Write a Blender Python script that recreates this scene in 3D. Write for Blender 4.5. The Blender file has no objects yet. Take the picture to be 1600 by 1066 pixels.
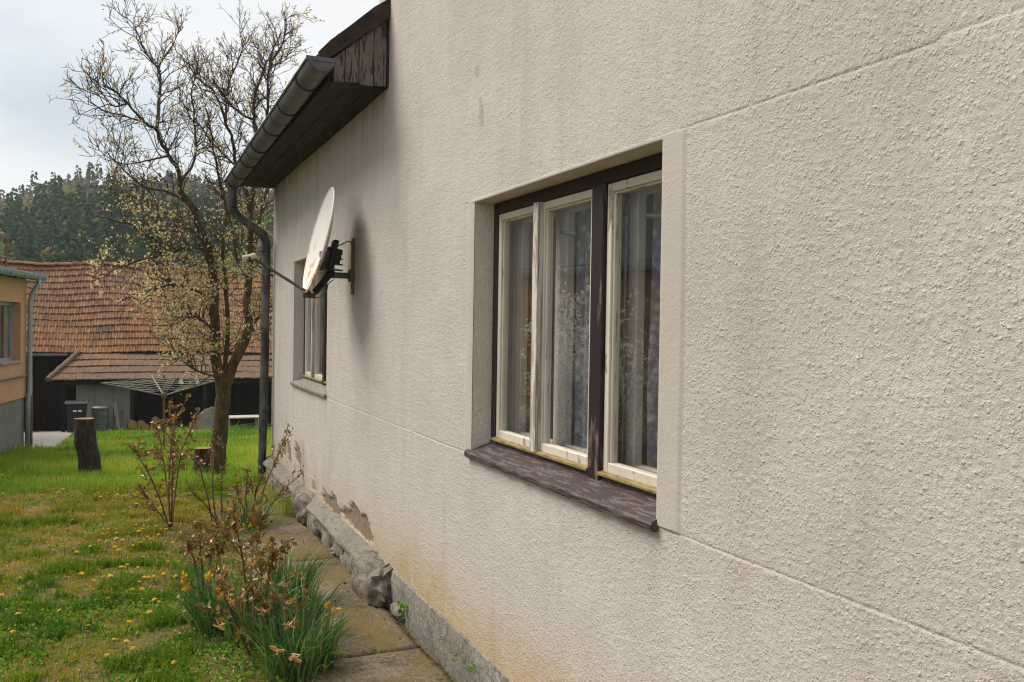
import bpy, bmesh, math, random
import numpy as np
from mathutils import Vector, Matrix

random.seed(7); RNG = np.random.default_rng(11)
SC = bpy.context.scene
COL = SC.collection
rad = math.radians

# ------------------------------------------------------------------ camera
EYE = Vector((0.0, 0.0, 1.7)); FPX = 1400.0
CAM_R = Matrix.Rotation(-rad(23.4), 3, 'Z') @ Matrix.Rotation(math.pi / 2 - rad(1.0), 3, 'X') @ Matrix.Rotation(rad(0.9), 3, 'Z')
cam = bpy.data.cameras.new('camera'); camo = bpy.data.objects.new('camera', cam); COL.objects.link(camo)
camo.matrix_world = Matrix.Translation(EYE) @ CAM_R.to_4x4()
cam.sensor_width = 36; cam.lens = 36 * FPX / 1600; cam.clip_start = 0.05; cam.clip_end = 3000
SC.camera = camo

# ------------------------------------------------------------------ daylight: thin bright cloud, a broad soft sun on the open side
SUN_AZ, SUN_EL = -50.0, 52.0      # azimuth from +Y towards +X
W = bpy.data.worlds.new('World'); SC.world = W; W.use_nodes = True
wt = W.node_tree; wt.nodes.clear()
wo = wt.nodes.new('ShaderNodeOutputWorld'); sky = wt.nodes.new('ShaderNodeTexSky')
sky.sky_type = 'NISHITA'; sky.sun_disc = False; sky.sun_elevation = rad(SUN_EL); sky.sun_rotation = rad(SUN_AZ)
b1 = wt.nodes.new('ShaderNodeBackground'); b1.inputs[1].default_value = 0.10
b2 = wt.nodes.new('ShaderNodeBackground'); b2.inputs[1].default_value = 0.66
tc = wt.nodes.new('ShaderNodeTexCoord'); mp = wt.nodes.new('ShaderNodeMapping')
mp.inputs['Scale'].default_value = (1.0, 1.0, 2.2); mp.inputs['Location'].default_value = (1.35, 0.2, 0.55)
cn = wt.nodes.new('ShaderNodeTexNoise'); cn.inputs['Scale'].default_value = 2.1; cn.inputs['Detail'].default_value = 7; cn.inputs['Roughness'].default_value = 0.52
cr = wt.nodes.new('ShaderNodeValToRGB')
cr.color_ramp.elements[0].position = 0.33; cr.color_ramp.elements[0].color = (0.62, 0.69, 0.745, 1)
cr.color_ramp.elements[1].position = 0.57; cr.color_ramp.elements[1].color = (0.98, 0.97, 0.95, 1)
e = cr.color_ramp.elements.new(0.45); e.color = (0.82, 0.87, 0.89, 1)
ms = wt.nodes.new('ShaderNodeMixShader'); ms.inputs[0].default_value = 0.86
L = wt.links.new
L(sky.outputs[0], b1.inputs[0]); L(tc.outputs['Generated'], mp.inputs[0]); L(mp.outputs[0], cn.inputs['Vector'])
L(cn.outputs[0], cr.inputs[0]); L(cr.outputs[0], b2.inputs[0])
hzn = wt.nodes.new('ShaderNodeSeparateXYZ'); hr = wt.nodes.new('ShaderNodeMapRange'); hm = wt.nodes.new('ShaderNodeMix'); hm.data_type = 'RGBA'      # bright hazy rim all round the horizon
hr.inputs[1].default_value = 0.11; hr.inputs[2].default_value = 0.20; hr.inputs[3].default_value = 0.85; hr.inputs[4].default_value = 0.0; hr.interpolation_type = 'SMOOTHSTEP'
L(tc.outputs['Generated'], hzn.inputs[0]); L(hzn.outputs[2], hr.inputs[0]); L(hr.outputs[0], hm.inputs[0]); L(cr.outputs[0], hm.inputs[6]); hm.inputs[7].default_value = (0.99, 0.955, 0.91, 1); L(hm.outputs[2], b2.inputs[0])
L(b1.outputs[0], ms.inputs[1]); L(b2.outputs[0], ms.inputs[2]); L(ms.outputs[0], wo.inputs[0])

sl = bpy.data.lights.new('sun', 'SUN'); sl.energy = 3.2; sl.angle = rad(36); sl.color = (1.0, 0.91, 0.79)
so = bpy.data.objects.new('sun', sl); COL.objects.link(so)
sd = Vector((math.sin(rad(SUN_AZ)) * math.cos(rad(SUN_EL)), math.cos(rad(SUN_AZ)) * math.cos(rad(SUN_EL)), math.sin(rad(SUN_EL))))
so.rotation_euler = sd.to_track_quat('Z', 'Y').to_euler(); so.location = sd * 50
vs = SC.view_settings; vs.view_transform = 'Standard'; vs.look = 'None'; vs.exposure = 0.66; vs.gamma = 1; vs.use_curve_mapping = False

cy = SC.cycles; cy.use_denoising = True; cy.denoiser = 'OPENIMAGEDENOISE'; cy.denoising_prefilter = 'NONE'; cy.max_bounces = 6; cy.diffuse_bounces = 3; cy.glossy_bounces = 3; cy.transparent_max_bounces = 24; cy.volume_bounces = 0; cy.filter_width = 1.2

# ------------------------------------------------------------------ helpers: sight lines onto real planes
def ray(px, py):
    return CAM_R @ Vector(((px - 800) / FPX, (533 - py) / FPX, -1))
def at(px, py, ax, v):
    d = ray(px, py); return EYE + d * ((v - EYE[ax]) / d[ax])

# ------------------------------------------------------------------ helpers: numeric noise
def _hash(ix, iy, seed):
    h = (ix.astype(np.int64) * 374761393 + iy.astype(np.int64) * 668265263 + seed * 974634777) & 0x7fffffff
    h = ((h ^ (h >> 13)) * 1274126177) & 0x7fffffff
    h = ((h ^ (h >> 16)) * 668265263) & 0x7fffffff
    return ((h ^ (h >> 15)) & 0xffffff) / float(0xffffff)
def vnoise(x, y, seed=0):
    x = np.asarray(x, float); y = np.asarray(y, float)
    ix = np.floor(x); iy = np.floor(y); fx = x - ix; fy = y - iy
    fx = fx * fx * (3 - 2 * fx); fy = fy * fy * (3 - 2 * fy)
    a = _hash(ix, iy, seed); b = _hash(ix + 1, iy, seed); c = _hash(ix, iy + 1, seed); d = _hash(ix + 1, iy + 1, seed)
    return (a * (1 - fx) + b * fx) * (1 - fy) + (c * (1 - fx) + d * fx) * fy
def fbm(x, y, seed=0, o=4):
    t = 0; a = 0.5; s = 0
    for k in range(o):
        t = t + a * vnoise(np.asarray(x) * 2 ** k, np.asarray(y) * 2 ** k, seed + k * 17); s += a; a *= 0.55
    return t / s
def lumps(x, y, cell, seed, prob):
    gx = np.floor(x / cell); gy = np.floor(y / cell); h = np.zeros_like(x)
    for dx in (-1, 0, 1):
        for dy in (-1, 0, 1):
            cx = gx + dx; cy = gy + dy
            px = (cx + _hash(cx, cy, seed)) * cell; py = (cy + _hash(cx, cy, seed + 1)) * cell
            on = _hash(cx, cy, seed + 2) < prob; am = 0.35 + 0.65 * _hash(cx, cy, seed + 3); r = cell * (0.35 + 0.4 * _hash(cx, cy, seed + 4))
            q = 1 - ((x - px) ** 2 + (y - py) ** 2) / (r * r)
            h = np.maximum(h, np.where(on, am * np.clip(q, 0, 1) ** 0.8, 0))
    return h
def sstep(a, b, x):
    t = np.clip((np.asarray(x, float) - a) / (b - a), 0, 1); return t * t * (3 - 2 * t)
def inpoly(px, py, poly):
    r = np.zeros(px.shape, bool); n = len(poly)
    for i in range(n):
        x1, y1 = poly[i]; x2, y2 = poly[(i + 1) % n]
        c = ((y1 > py) != (y2 > py)) & (px < (x2 - x1) * (py - y1) / ((y2 - y1) or 1e-9) + x1)
        r ^= c
    return r

def gz(x, y):        # height of the garden
    x = np.asarray(x, float); y = np.asarray(y, float)
    return (-0.03 - 0.086 * np.maximum(0, y - 9.8) - 0.11 * sstep(9.7, 11.4, y)
            + 0.05 * (fbm(x * 1.3, y * 1.3, 5, 3) - 0.5) * sstep(1.0, 0.6, x) + 0.10 * (fbm(x * 0.25, y * 0.25, 9, 2) - 0.5) * sstep(10, 13, y))
def gzf(x, y): return float(gz(np.array([x]), np.array([y]))[0])

# ------------------------------------------------------------------ helpers: objects
ORG = {}
def tag(o, label=None, cat=None, group=None, kind=None):
    if label: o['label'] = label
    if cat: o['category'] = cat
    if group: o['group'] = group
    if kind: o['kind'] = kind
    return o
def thing(name, loc, label, cat, group=None):
    o = bpy.data.objects.new(name, None); COL.objects.link(o); o.empty_display_size = 0.1
    o.location = loc; ORG[o.name] = Vector(loc); return tag(o, label, cat, group)
def link(name, me, parent=None, loc=None):
    o = bpy.data.objects.new(name, me); COL.objects.link(o)
    if parent is not None:
        o.parent = parent; ORG[o.name] = ORG[parent.name]
    else:
        ORG[o.name] = Vector((0, 0, 0) if loc is None else loc); o.location = ORG[o.name]
    return o
class MB:
    def __init__(s): s.v = []; s.f = []; s.mi = []
    def add(s, verts, faces, mi=0):
        n = len(s.v); s.v += [tuple(v) for v in verts]; s.f += [tuple(i + n for i in f) for f in faces]; s.mi += [mi] * len(faces); return s
    def box(s, a, b, mi=0):
        (x0, y0, z0), (x1, y1, z1) = a, b
        return s.add([(x0, y0, z0), (x1, y0, z0), (x1, y1, z0), (x0, y1, z0), (x0, y0, z1), (x1, y0, z1), (x1, y1, z1), (x0, y1, z1)],
                     [(0, 3, 2, 1), (4, 5, 6, 7), (0, 1, 5, 4), (1, 2, 6, 5), (2, 3, 7, 6), (3, 0, 4, 7)], mi)
    def obox(s, c, ux, uy, uz, mi=0):      # centre and three half-axis vectors
        c, ux, uy, uz = Vector(c), Vector(ux), Vector(uy), Vector(uz)
        v = [c + ux * a + uy * b + uz * d for d in (-1, 1) for a, b in ((-1, -1), (1, -1), (1, 1), (-1, 1))]
        return s.add(v, [(0, 3, 2, 1), (4, 5, 6, 7), (0, 1, 5, 4), (1, 2, 6, 5), (2, 3, 7, 6), (3, 0, 4, 7)], mi)
    def prism(s, poly, fn, a, b, mi=0):    # poly of (u,v); fn(u,v,w) -> point; between w=a and w=b
        n = len(poly)
        v = [fn(u, w, a) for u, w in poly] + [fn(u, w, b) for u, w in poly]
        f = [tuple(range(n - 1, -1, -1)), tuple(range(n, 2 * n))] + [(i, (i + 1) % n, n + (i + 1) % n, n + i) for i in range(n)]
        return s.add(v, f, mi)
    def tube(s, path, r, n=6, mi=0, cap=True, squash=1.0):
        path = [Vector(p) for p in path]; m = len(path)
        if not hasattr(r, '__len__'): r = [r] * m
        up = None; rings = []
        for i in range(m):
            t = (path[min(i + 1, m - 1)] - path[max(i - 1, 0)]).normalized()
            if up is None: up = Vector((0, 0, 1)) if abs(t.z) < 0.9 else Vector((1, 0, 0))
            a = t.cross(up).normalized(); b = a.cross(t).normalized(); up = b
            rings.append([path[i] + a * (r[i] * math.cos(2 * math.pi * k / n)) + b * (r[i] * squash * math.sin(2 * math.pi * k / n)) for k in range(n)])
        v = [p for q in rings for p in q]; f = []
        for i in range(m - 1):
            for k in range(n): f.append((i * n + k, i * n + (k + 1) % n, (i + 1) * n + (k + 1) % n, (i + 1) * n + k))
        if cap: f += [tuple(range(n - 1, -1, -1)), tuple(range((m - 1) * n, m * n))]
        return s.add(v, f, mi)
    def lathe(s, base, prof, n=16, axis=(0, 0, 1), mi=0):
        base = Vector(base); ax = Vector(axis).normalized(); q = ax.to_track_quat('Z', 'Y')
        v = []; f = []
        for r, h in prof:
            for k in range(n):
                v.append(base + q @ Vector((r * math.cos(2 * math.pi * k / n), r * math.sin(2 * math.pi * k / n), h)))
        for i in range(len(prof) - 1):
            for k in range(n): f.append((i * n + k, i * n + (k + 1) % n, (i + 1) * n + (k + 1) % n, (i + 1) * n + k))
        f += [tuple(range(n - 1, -1, -1)), tuple(range((len(prof) - 1) * n, len(prof) * n))]
        return s.add(v, f, mi)
    def mesh(s, name, mats, org=(0, 0, 0), smooth=False, bevel=0, seg=1):
        me = bpy.data.meshes.new(name); o = Vector(org)
        me.from_pydata([Vector(p) - o for p in s.v], [], s.f)
        mats = mats if isinstance(mats, (list, tuple)) else [mats]
        for m in mats: me.materials.append(m)
        if len(mats) > 1: me.polygons.foreach_set('material_index', s.mi)
        if bevel:
            bm = bmesh.new(); bm.from_mesh(me)
            ed = [e for e in bm.edges if len(e.link_faces) == 2 and e.calc_face_angle(0) > 0.5]
            bmesh.ops.bevel(bm, geom=ed, offset=bevel, segments=seg, affect='EDGES', profile=0.6, clamp_overlap=True)
            bm.to_mesh(me); bm.free()
        if smooth: me.polygons.foreach_set('use_smooth', [True] * len(me.polygons))
        me.update(); return me
    def build(s, name, mats, parent=None, org=None, smooth=False, bevel=0, seg=1):
        o = ORG[parent.name] if parent is not None else Vector(org or (0, 0, 0))
        return link(name, s.mesh(name, mats, o, smooth, bevel, seg), parent, o)
def npmesh(name, V, T, mat, tint=None, smooth=False, extra=None, quads=False, mi=None):
    V = np.ascontiguousarray(V, np.float32); T = np.ascontiguousarray(T, np.int32); k = T.shape[1]
    me = bpy.data.meshes.new(name)
    me.vertices.add(len(V)); me.vertices.foreach_set('co', V.ravel())
    me.loops.add(T.size); me.loops.foreach_set('vertex_index', T.ravel())
    me.polygons.add(len(T)); me.polygons.foreach_set('loop_start', np.arange(0, T.size, k, dtype=np.int32))
    try: me.polygons.foreach_set('loop_total', np.full(len(T), k, np.int32))
    except Exception: pass
    for m in (mat if isinstance(mat, (list, tuple)) else [mat]): me.materials.append(m)
    if mi is not None: me.polygons.foreach_set('material_index', np.ascontiguousarray(mi, np.int32))
    at_ = dict(extra or {})
    if tint is not None: at_['tint'] = tint
    for nm, ar in at_.items():
        a = me.attributes.new(nm, 'FLOAT', 'POINT'); a.data.foreach_set('value', np.ascontiguousarray(ar, np.float32))
    me.polygons.foreach_set('use_smooth', np.full(len(T), smooth, bool))
    me.update(calc_edges=True); me.validate(); return me
def copy_tree(o, parent=None):
    c = o.copy(); COL.objects.link(c); ORG[c.name] = ORG.get(o.name, Vector())
    if parent is not None: c.parent = parent
    for ch in list(o.children): copy_tree(ch, c)
    return c

# ------------------------------------------------------------------ helpers: node materials
class G:
    def __init__(s, name):
        s.m = bpy.data.materials.new(name); s.m.use_nodes = True; s.t = s.m.node_tree; s.t.nodes.clear()
        s.out = s.t.nodes.new('ShaderNodeOutputMaterial'); s._c = {}
    def set(s, sock, v):
        if isinstance(v, bpy.types.NodeSocket): s.t.links.new(v, sock)
        elif hasattr(v, '__len__') and len(v) == 3 and sock.type == 'RGBA': sock.default_value = (*v, 1)
        else: sock.default_value = v
    def n(s, typ, ins=None, **props):
        nd = s.t.nodes.new('ShaderNode' + typ)
        for k, v in props.items(): setattr(nd, k, v)
        for k, v in (ins or {}).items(): s.set(nd.inputs[k], v)
        return nd
    def coord(s, kind='Object', scale=(1, 1, 1), loc=(0, 0, 0), rot=(0, 0, 0)):
        key = (kind, tuple(scale), tuple(loc), tuple(rot))
        if key not in s._c:
            c = s.n('NewGeometry').outputs['Position'] if kind == 'World' else s.n('TexCoord').outputs[kind]
            s._c[key] = s.n('Mapping', {'Vector': c, 'Scale': scale, 'Location': loc, 'Rotation': rot}).outputs[0]
        return s._c[key]
    def noise(s, scale, detail=4, rough=0.55, vec=None, dist=0.0):
        return s.n('TexNoise', {'Vector': vec or s.coord(), 'Scale': scale, 'Detail': detail, 'Roughness': rough, 'Distortion': dist}).outputs[0]
    def attr(s, name): return s.n('Attribute', attribute_name=name).outputs['Fac']
    def rnd(s): return s.n('ObjectInfo').outputs['Random']
    def ramp(s, fac, stops):
        nd = s.n('ValToRGB', {'Fac': fac}); el = nd.color_ramp.elements
        while len(el) < len(stops): el.new(0.5)
        for e_, (p, c) in zip(el, stops):
            e_.position = p; e_.color = (c, c, c, 1) if not hasattr(c, '__len__') else (*c, 1)
        return nd.outputs[0]
    def mix(s, fac, a, b, mode='MIX'):
        nd = s.n('Mix', data_type='RGBA', blend_type=mode); s.set(nd.inputs[0], fac); s.set(nd.inputs[6], a); s.set(nd.inputs[7], b); return nd.outputs[2]
    def math(s, op, a, b=0.5):
        nd = s.n('Math', operation=op); s.set(nd.inputs[0], a); s.set(nd.inputs[1], b); return nd.outputs[0]
    def bump(s, h, strength=0.5, dist=0.01, normal=None):
        d = {'Height': h, 'Strength': strength, 'Distance': dist}
        if normal is not None: d['Normal'] = normal
        return s.n('Bump', d).outputs[0]
    def done(s, color, rough=0.8, normal=None, metal=0.0, spec=0.3, trans=0.0):
        d = {'Base Color': color, 'Roughness': rough, 'Metallic': metal, 'Specular IOR Level': spec}
        if normal is not None: d['Normal'] = normal
        sh = s.n('BsdfPrincipled', d).outputs[0]
        if trans:
            tr = s.n('BsdfTranslucent', {'Color': color}).outputs[0]
            sh = s.n('MixShader', {0: trans, 1: sh, 2: tr}).outputs[0]
        s.t.links.new(sh, s.out.inputs[0]); return s.m
def simple(name, c1, c2, scale=6, rough=0.8, bump=0.3, bscale=60, dist=0.004, stretch=(1, 1, 1), metal=0, spec=0.3, lo=0.35, hi=0.65, trans=0):
    g = G(name); v = g.coord('Object', stretch)
    f = g.noise(scale, 6, 0.62, v)
    c = g.ramp(f, [(lo, c1), (hi, c2)])
    nm = g.bump(g.noise(bscale, 4, 0.6, v), bump, dist) if bump else None
    return g.done(c, rough, nm, metal, spec, trans)
# ================================================================== materials
def m_stucco():
    g = G('roughcast_render'); v = g.coord('World')
    big = g.noise(0.9, 5, 0.6, v); mid = g.noise(6, 5, 0.6, v); fine = g.noise(150, 3, 0.6, v)
    c = g.ramp(big, [(0.28, (0.44, 0.406, 0.385)), (0.52, (0.525, 0.488, 0.468)), (0.76, (0.465, 0.438, 0.428))])
    c = g.mix(g.ramp(mid, [(0.4, 0.0), (0.75, 0.4)]), c, (0.42, 0.372, 0.340))
    run = g.noise(7, 5, 0.65, g.coord('World', (1, 1, 0.09)))                                     # old rain runs
    c = g.mix(g.ramp(run, [(0.52, 0.0), (0.72, 0.30)]), c, (0.33, 0.285, 0.245))
    wp = g.n('VectorMath', {0: v, 1: g.n('VectorMath', {0: g.n('TexNoise', {'Vector': v, 'Scale': 90.0, 'Detail': 2.0}).outputs['Color'], 1: (0.012, 0.012, 0.012)}, operation='MULTIPLY').outputs[0]}, operation='ADD').outputs[0]
    hs = []
    for sc, on, lo, hi in ((120.0, 0.30, 0.26, 0.36), (78.0, 0.66, 0.22, 0.30), (210.0, 0.25, 0.28, 0.3)):
        vo = g.n('TexVoronoi', {'Vector': wp, 'Scale': sc}); sp = g.n('SeparateColor', {0: vo.outputs['Color']})
        size = g.math('ADD', g.math('MULTIPLY', sp.outputs[0], hi), lo)
        h = g.n('Math', {0: g.math('DIVIDE', g.math('SUBTRACT', size, vo.outputs['Distance']), size)}, operation='MULTIPLY', use_clamp=True); h.inputs[1].default_value = 1.6
        hs.append((g.math('MULTIPLY', h.outputs[0], g.math('GREATER_THAN', sp.outputs[1], on)), 100.0 / sc))
    tot = None
    for h, k in hs:
        q = g.math('MULTIPLY', h, k); tot = q if tot is None else g.math('ADD', tot, q)
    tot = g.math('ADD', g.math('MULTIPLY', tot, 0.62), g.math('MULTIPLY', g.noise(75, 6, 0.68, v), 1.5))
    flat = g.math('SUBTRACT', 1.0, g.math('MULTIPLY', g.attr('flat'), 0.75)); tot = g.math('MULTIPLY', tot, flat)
    c = g.mix(g.ramp(tot, [(0.55, 0.25), (0.85, 0.0)]), c, (0.27, 0.23, 0.20))                     # darker between the grains
    c = g.mix(g.ramp(g.math('MULTIPLY', tot, 0.5), [(0.55, 0.0), (0.8, 0.35)]), c, (0.52, 0.475, 0.435))
    pit = g.n('TexVoronoi', {'Vector': v, 'Scale': 62.0}).outputs['Distance']
    c = g.mix(g.math('MULTIPLY', g.ramp(pit, [(0.0, 0.9), (0.13, 0.0)]), g.ramp(g.noise(7, 4, 0.6, v), [(0.42, 0.05), (0.66, 1.0)])), c, (0.15, 0.125, 0.105))
    c = g.mix(g.ramp(fine, [(0.52, 0.0), (0.78, 0.35)]), c, (0.28, 0.245, 0.215))
    st = g.math('MULTIPLY', g.attr('stain'), g.ramp(g.noise(9, 8, 0.74, v), [(0.34, 0.45), (0.60, 1.0)]))
    c = g.mix(st, c, (0.40, 0.255, 0.075))
    c = g.mix(g.math('MULTIPLY', g.attr('dirt_shade'), g.ramp(g.noise(30, 5, 0.7, v), [(0.3, 0.7), (0.7, 1.0)])), c, (0.115, 0.095, 0.075))
    bare = g.ramp(g.noise(22, 6, 0.7, g.coord('World', (1, 1, 0.5))), [(0.3, (0.12, 0.092, 0.068)), (0.65, (0.30, 0.235, 0.17))])
    c = g.mix(g.attr('peel'), c, bare)
    nm = g.bump(tot, 0.9, 0.0030, g.bump(g.noise(230, 3, 0.65, v), 0.4, 0.002))
    return g.done(c, 0.93, nm, spec=0.12)
def m_oldpaint(name, paint, bare, amount=0.5, grain=(1, 1, 1), rough=0.6, scale=9):
    g = G(name); v = g.coord('Object', grain)
    f = g.noise(scale, 8, 0.68, v, 0.3); k = 0.62 - amount * 0.35
    mask = g.ramp(f, [(k, 0.0), (k + 0.05, 1.0)])
    w = g.ramp(g.noise(scale * 4, 6, 0.7, v), [(0.3, tuple(x * 0.62 for x in bare)), (0.7, bare)])
    p = g.ramp(g.noise(3, 4, 0.6), [(0.3, tuple(x * 0.8 for x in paint)), (0.7, paint)])
    c = g.mix(mask, p, w)
    nm = g.bump(g.noise(scale * 5, 5, 0.7, v), 0.45, 0.003); nm = g.bump(mask, 0.5, 0.002, nm)
    return g.done(c, rough, nm, spec=0.35)
def m_glass():
    g = G('window_glass'); v = g.coord('World')
    nm = g.bump(g.noise(1.4, 2, 0.5, v), 0.03, 0.02)
    fr = g.n('Fresnel', {'IOR': 1.75, 'Normal': nm}).outputs[0]
    bf = g.n('NewGeometry').outputs['Backfacing']; fr = g.math('ADD', g.math('MULTIPLY', g.math('MINIMUM', g.math('MULTIPLY', fr, 1.55), 1.0), g.math('SUBTRACT', 1.0, bf)), g.math('MULTIPLY', bf, 0.1))      # a thin pane: same from both sides
    gl = g.n('BsdfGlossy', {'Color': (0.95, 0.97, 1, 1), 'Roughness': 0.015, 'Normal': nm}).outputs[0]
    tr = g.n('BsdfTransparent', {'Color': (0.92, 0.93, 0.93, 1)}).outputs[0]
    d = g.n('BsdfDiffuse', {'Color': (0.4, 0.38, 0.35, 1)}).outputs[0]
    dm = g.ramp(g.noise(14, 6, 0.7, v), [(0.4, 0.01), (0.8, 0.07)])
    a = g.n('MixShader', {0: dm, 1: tr, 2: d}).outputs[0]
    a = g.n('MixShader', {0: fr, 1: a, 2: gl}).outputs[0]
    g.t.links.new(a, g.out.inputs[0]); return g.m
def m_tile(name, use_obj, old=0.3):
    g = G(name); r = g.rnd() if use_obj else g.attr('tint')
    c = g.ramp(r, [(0.0, (0.27, 0.125, 0.060)), (0.35, (0.35, 0.175, 0.088)), (0.7, (0.24, 0.115, 0.062)), (0.9, (0.17, 0.095, 0.065)), (1.0, (0.40, 0.23, 0.13))])
    v = g.coord('World')
    c = g.mix(g.math('MULTIPLY', g.ramp(g.noise(0.55, 5, 0.65, v), [(0.36 - 0.3 * (old > 0.5), 0.0), (0.66 - 0.2 * (old > 0.5), 1.0)]), min(0.85, old * 1.5)), c, (0.135, 0.095, 0.070))
    c = g.mix(g.ramp(g.noise(3.2, 6, 0.7, v), [(0.56, 0.0), (0.64, 0.75)]), c, (0.055, 0.045, 0.04))
    c = g.mix(g.ramp(g.noise(28, 5, 0.7, v), [(0.4, 0.0), (0.75, 0.55)]), c, (0.09, 0.055, 0.04))
    return g.done(c, 0.9, g.bump(g.noise(60, 4, 0.6, v), 0.3, 0.006), spec=0.15)
def m_leaf(name, stops, rough=0.5, trans=0.35, use_obj=False, spec=0.35):
    g = G(name); r = g.rnd() if use_obj else g.attr('tint')
    c = g.ramp(r, stops)
    return g.done(c, rough, None, spec=spec, trans=trans)
def m_ground():
    g = G('garden_soil'); v = g.coord('World')
    c = g.ramp(g.noise(2.2, 6, 0.65, v), [(0.3, (0.125, 0.105, 0.036)), (0.5, (0.18, 0.15, 0.05)), (0.68, (0.12, 0.095, 0.048))])
    c = g.mix(g.ramp(g.noise(35, 6, 0.7, v), [(0.45, 0.0), (0.7, 0.7)]), c, (0.055, 0.04, 0.025))
    c = g.mix(g.ramp(g.noise(80, 3, 0.7, v), [(0.62, 0.0), (0.72, 0.6)]), c, (0.30, 0.26, 0.19))
    y = g.n('SeparateXYZ', {0: v}).outputs[1]
    gr = g.ramp(g.noise(7, 5, 0.6, v), [(0.3, (0.07, 0.14, 0.02)), (0.7, (0.13, 0.20, 0.03))])
    c = g.mix(g.ramp(g.math('DIVIDE', y, 20.0), [(0.475, 0.0), (0.51, 1.0)]), c, gr)
    return g.done(c, 0.95, g.bump(g.noise(45, 6, 0.7, v), 0.8, 0.03), spec=0.1)
def m_concrete(name, c1, c2, c3, moss=0.0):
    g = G(name); v = g.coord('World')
    c = g.ramp(g.noise(3.0, 7, 0.66, v), [(0.3, c1), (0.5, c2), (0.7, c3)])
    c = g.mix(g.ramp(g.noise(48, 6, 0.72, v), [(0.48, 0.0), (0.66, 0.8)]), c, tuple(x * 0.4 for x in c1))
    c = g.mix(g.ramp(g.noise(30, 6, 0.75, v), [(0.58, 0.0), (0.68, 0.65)]), c, (0.45, 0.42, 0.36))
    c = g.mix(g.ramp(g.noise(6, 7, 0.74, v), [(0.50, 0.0), (0.64, 0.65)]), c, tuple(x * 0.45 for x in c1))
    if moss: c = g.mix(g.ramp(g.noise(1.7, 6, 0.7, v), [(0.47, 0.0), (0.62, moss)]), c, (0.145, 0.105, 0.028))
    if moss: c = g.mix(g.ramp(g.noise(5, 6, 0.72, v), [(0.54, 0.0), (0.64, 0.7)]), c, (0.055, 0.048, 0.028))
    nm = g.bump(g.noise(38, 7, 0.72, v), 0.7, 0.012); nm = g.bump(g.noise(160, 3, 0.6, v), 0.4, 0.003, nm)
    return g.done(c, 0.92, nm, spec=0.15)
def m_stone():
    g = G('grey_stone'); v = g.coord('World')
    c = g.ramp(g.noise(7, 8, 0.7, v, 0.6), [(0.30, (0.07, 0.063, 0.056)), (0.44, (0.19, 0.17, 0.148)), (0.56, (0.34, 0.30, 0.25)), (0.68, (0.14, 0.118, 0.098))])
    c = g.mix(g.ramp(g.noise(3.5, 6, 0.7, v), [(0.55, 0.0), (0.68, 0.6)]), c, (0.30, 0.22, 0.12))
    c = g.mix(g.ramp(g.noise(9, 6, 0.7, v), [(0.58, 0.0), (0.66, 0.6)]), c, (0.06, 0.065, 0.035))
    c = g.mix(g.ramp(g.noise(70, 4, 0.7, v), [(0.5, 0.0), (0.70, 0.5)]), c, (0.07, 0.064, 0.058))
    nm = g.bump(g.noise(24, 9, 0.75, v), 1.0, 0.035)
    return g.done(c, 0.9, nm, spec=0.15)
def m_bark(name, c1, c2, c3):
    g = G(name); v = g.coord('Object', (1, 1, 0.22))
    c = g.ramp(g.noise(22, 7, 0.7, v, 0.4), [(0.3, c1), (0.55, c2), (0.75, c3)])
    c = g.mix(g.ramp(g.noise(5, 5, 0.7), [(0.55, 0.0), (0.72, 0.6)]), c, (0.17, 0.14, 0.045))
    nm = g.bump(g.noise(34, 7, 0.72, v), 1.0, 0.025)
    return g.done(c, 0.92, nm, spec=0.12)
def m_cutend():
    g = G('cut_wood'); r = g.n('VectorMath', {0: g.coord()}, operation='LENGTH').outputs['Value']
    w = g.math('SINE', g.math('ADD', g.math('MULTIPLY', r, 230.0), g.math('MULTIPLY', g.noise(9), 7.0)))
    c = g.ramp(w, [(0.0, (0.26, 0.155, 0.075)), (1.0, (0.40, 0.26, 0.13))])
    c = g.mix(g.ramp(g.noise(30, 5), [(0.5, 0.0), (0.7, 0.5)]), c, (0.16, 0.095, 0.05))
    return g.done(c, 0.85, None, spec=0.2)
def m_dish():
    g = G('dish_enamel'); v = g.coord('Object', (1, 1, 0.28))
    c = g.ramp(g.noise(4, 4), [(0.3, (0.60, 0.585, 0.56)), (0.7, (0.67, 0.655, 0.63))])
    z = g.n('SeparateXYZ', {0: g.coord()}).outputs[2]
    m = g.math('MULTIPLY', g.ramp(g.noise(11, 4, 0.6, v), [(0.53, 0.0), (0.57, 0.95)]), g.ramp(g.math('ADD', z, 0.5), [(0.30, 1.0), (0.56, 0.0)]))
    c = g.mix(m, c, (0.50, 0.22, 0.045))
    return g.done(c, 0.55, None, spec=0.4)
def m_lace():
    g = G('lace_curtain'); v = g.coord('World')
    vo = g.n('TexVoronoi', {'Vector': v, 'Scale': 26.0}).outputs['Distance']
    c = g.ramp(vo, [(0.15, (0.52, 0.515, 0.58)), (0.5, (0.34, 0.34, 0.42))])
    sh = g.n('BsdfDiffuse', {'Color': c}).outputs[0]; tl = g.n('BsdfTranslucent', {'Color': c}).outputs[0]
    sh = g.n('MixShader', {0: 0.3, 1: sh, 2: tl}).outputs[0]
    tr = g.n('BsdfTransparent').outputs[0]
    sh = g.n('MixShader', {0: g.ramp(vo, [(0.2, 0.05), (0.6, 0.35)]), 1: sh, 2: tr}).outputs[0]
    g.t.links.new(sh, g.out.inputs[0]); return g.m

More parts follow.
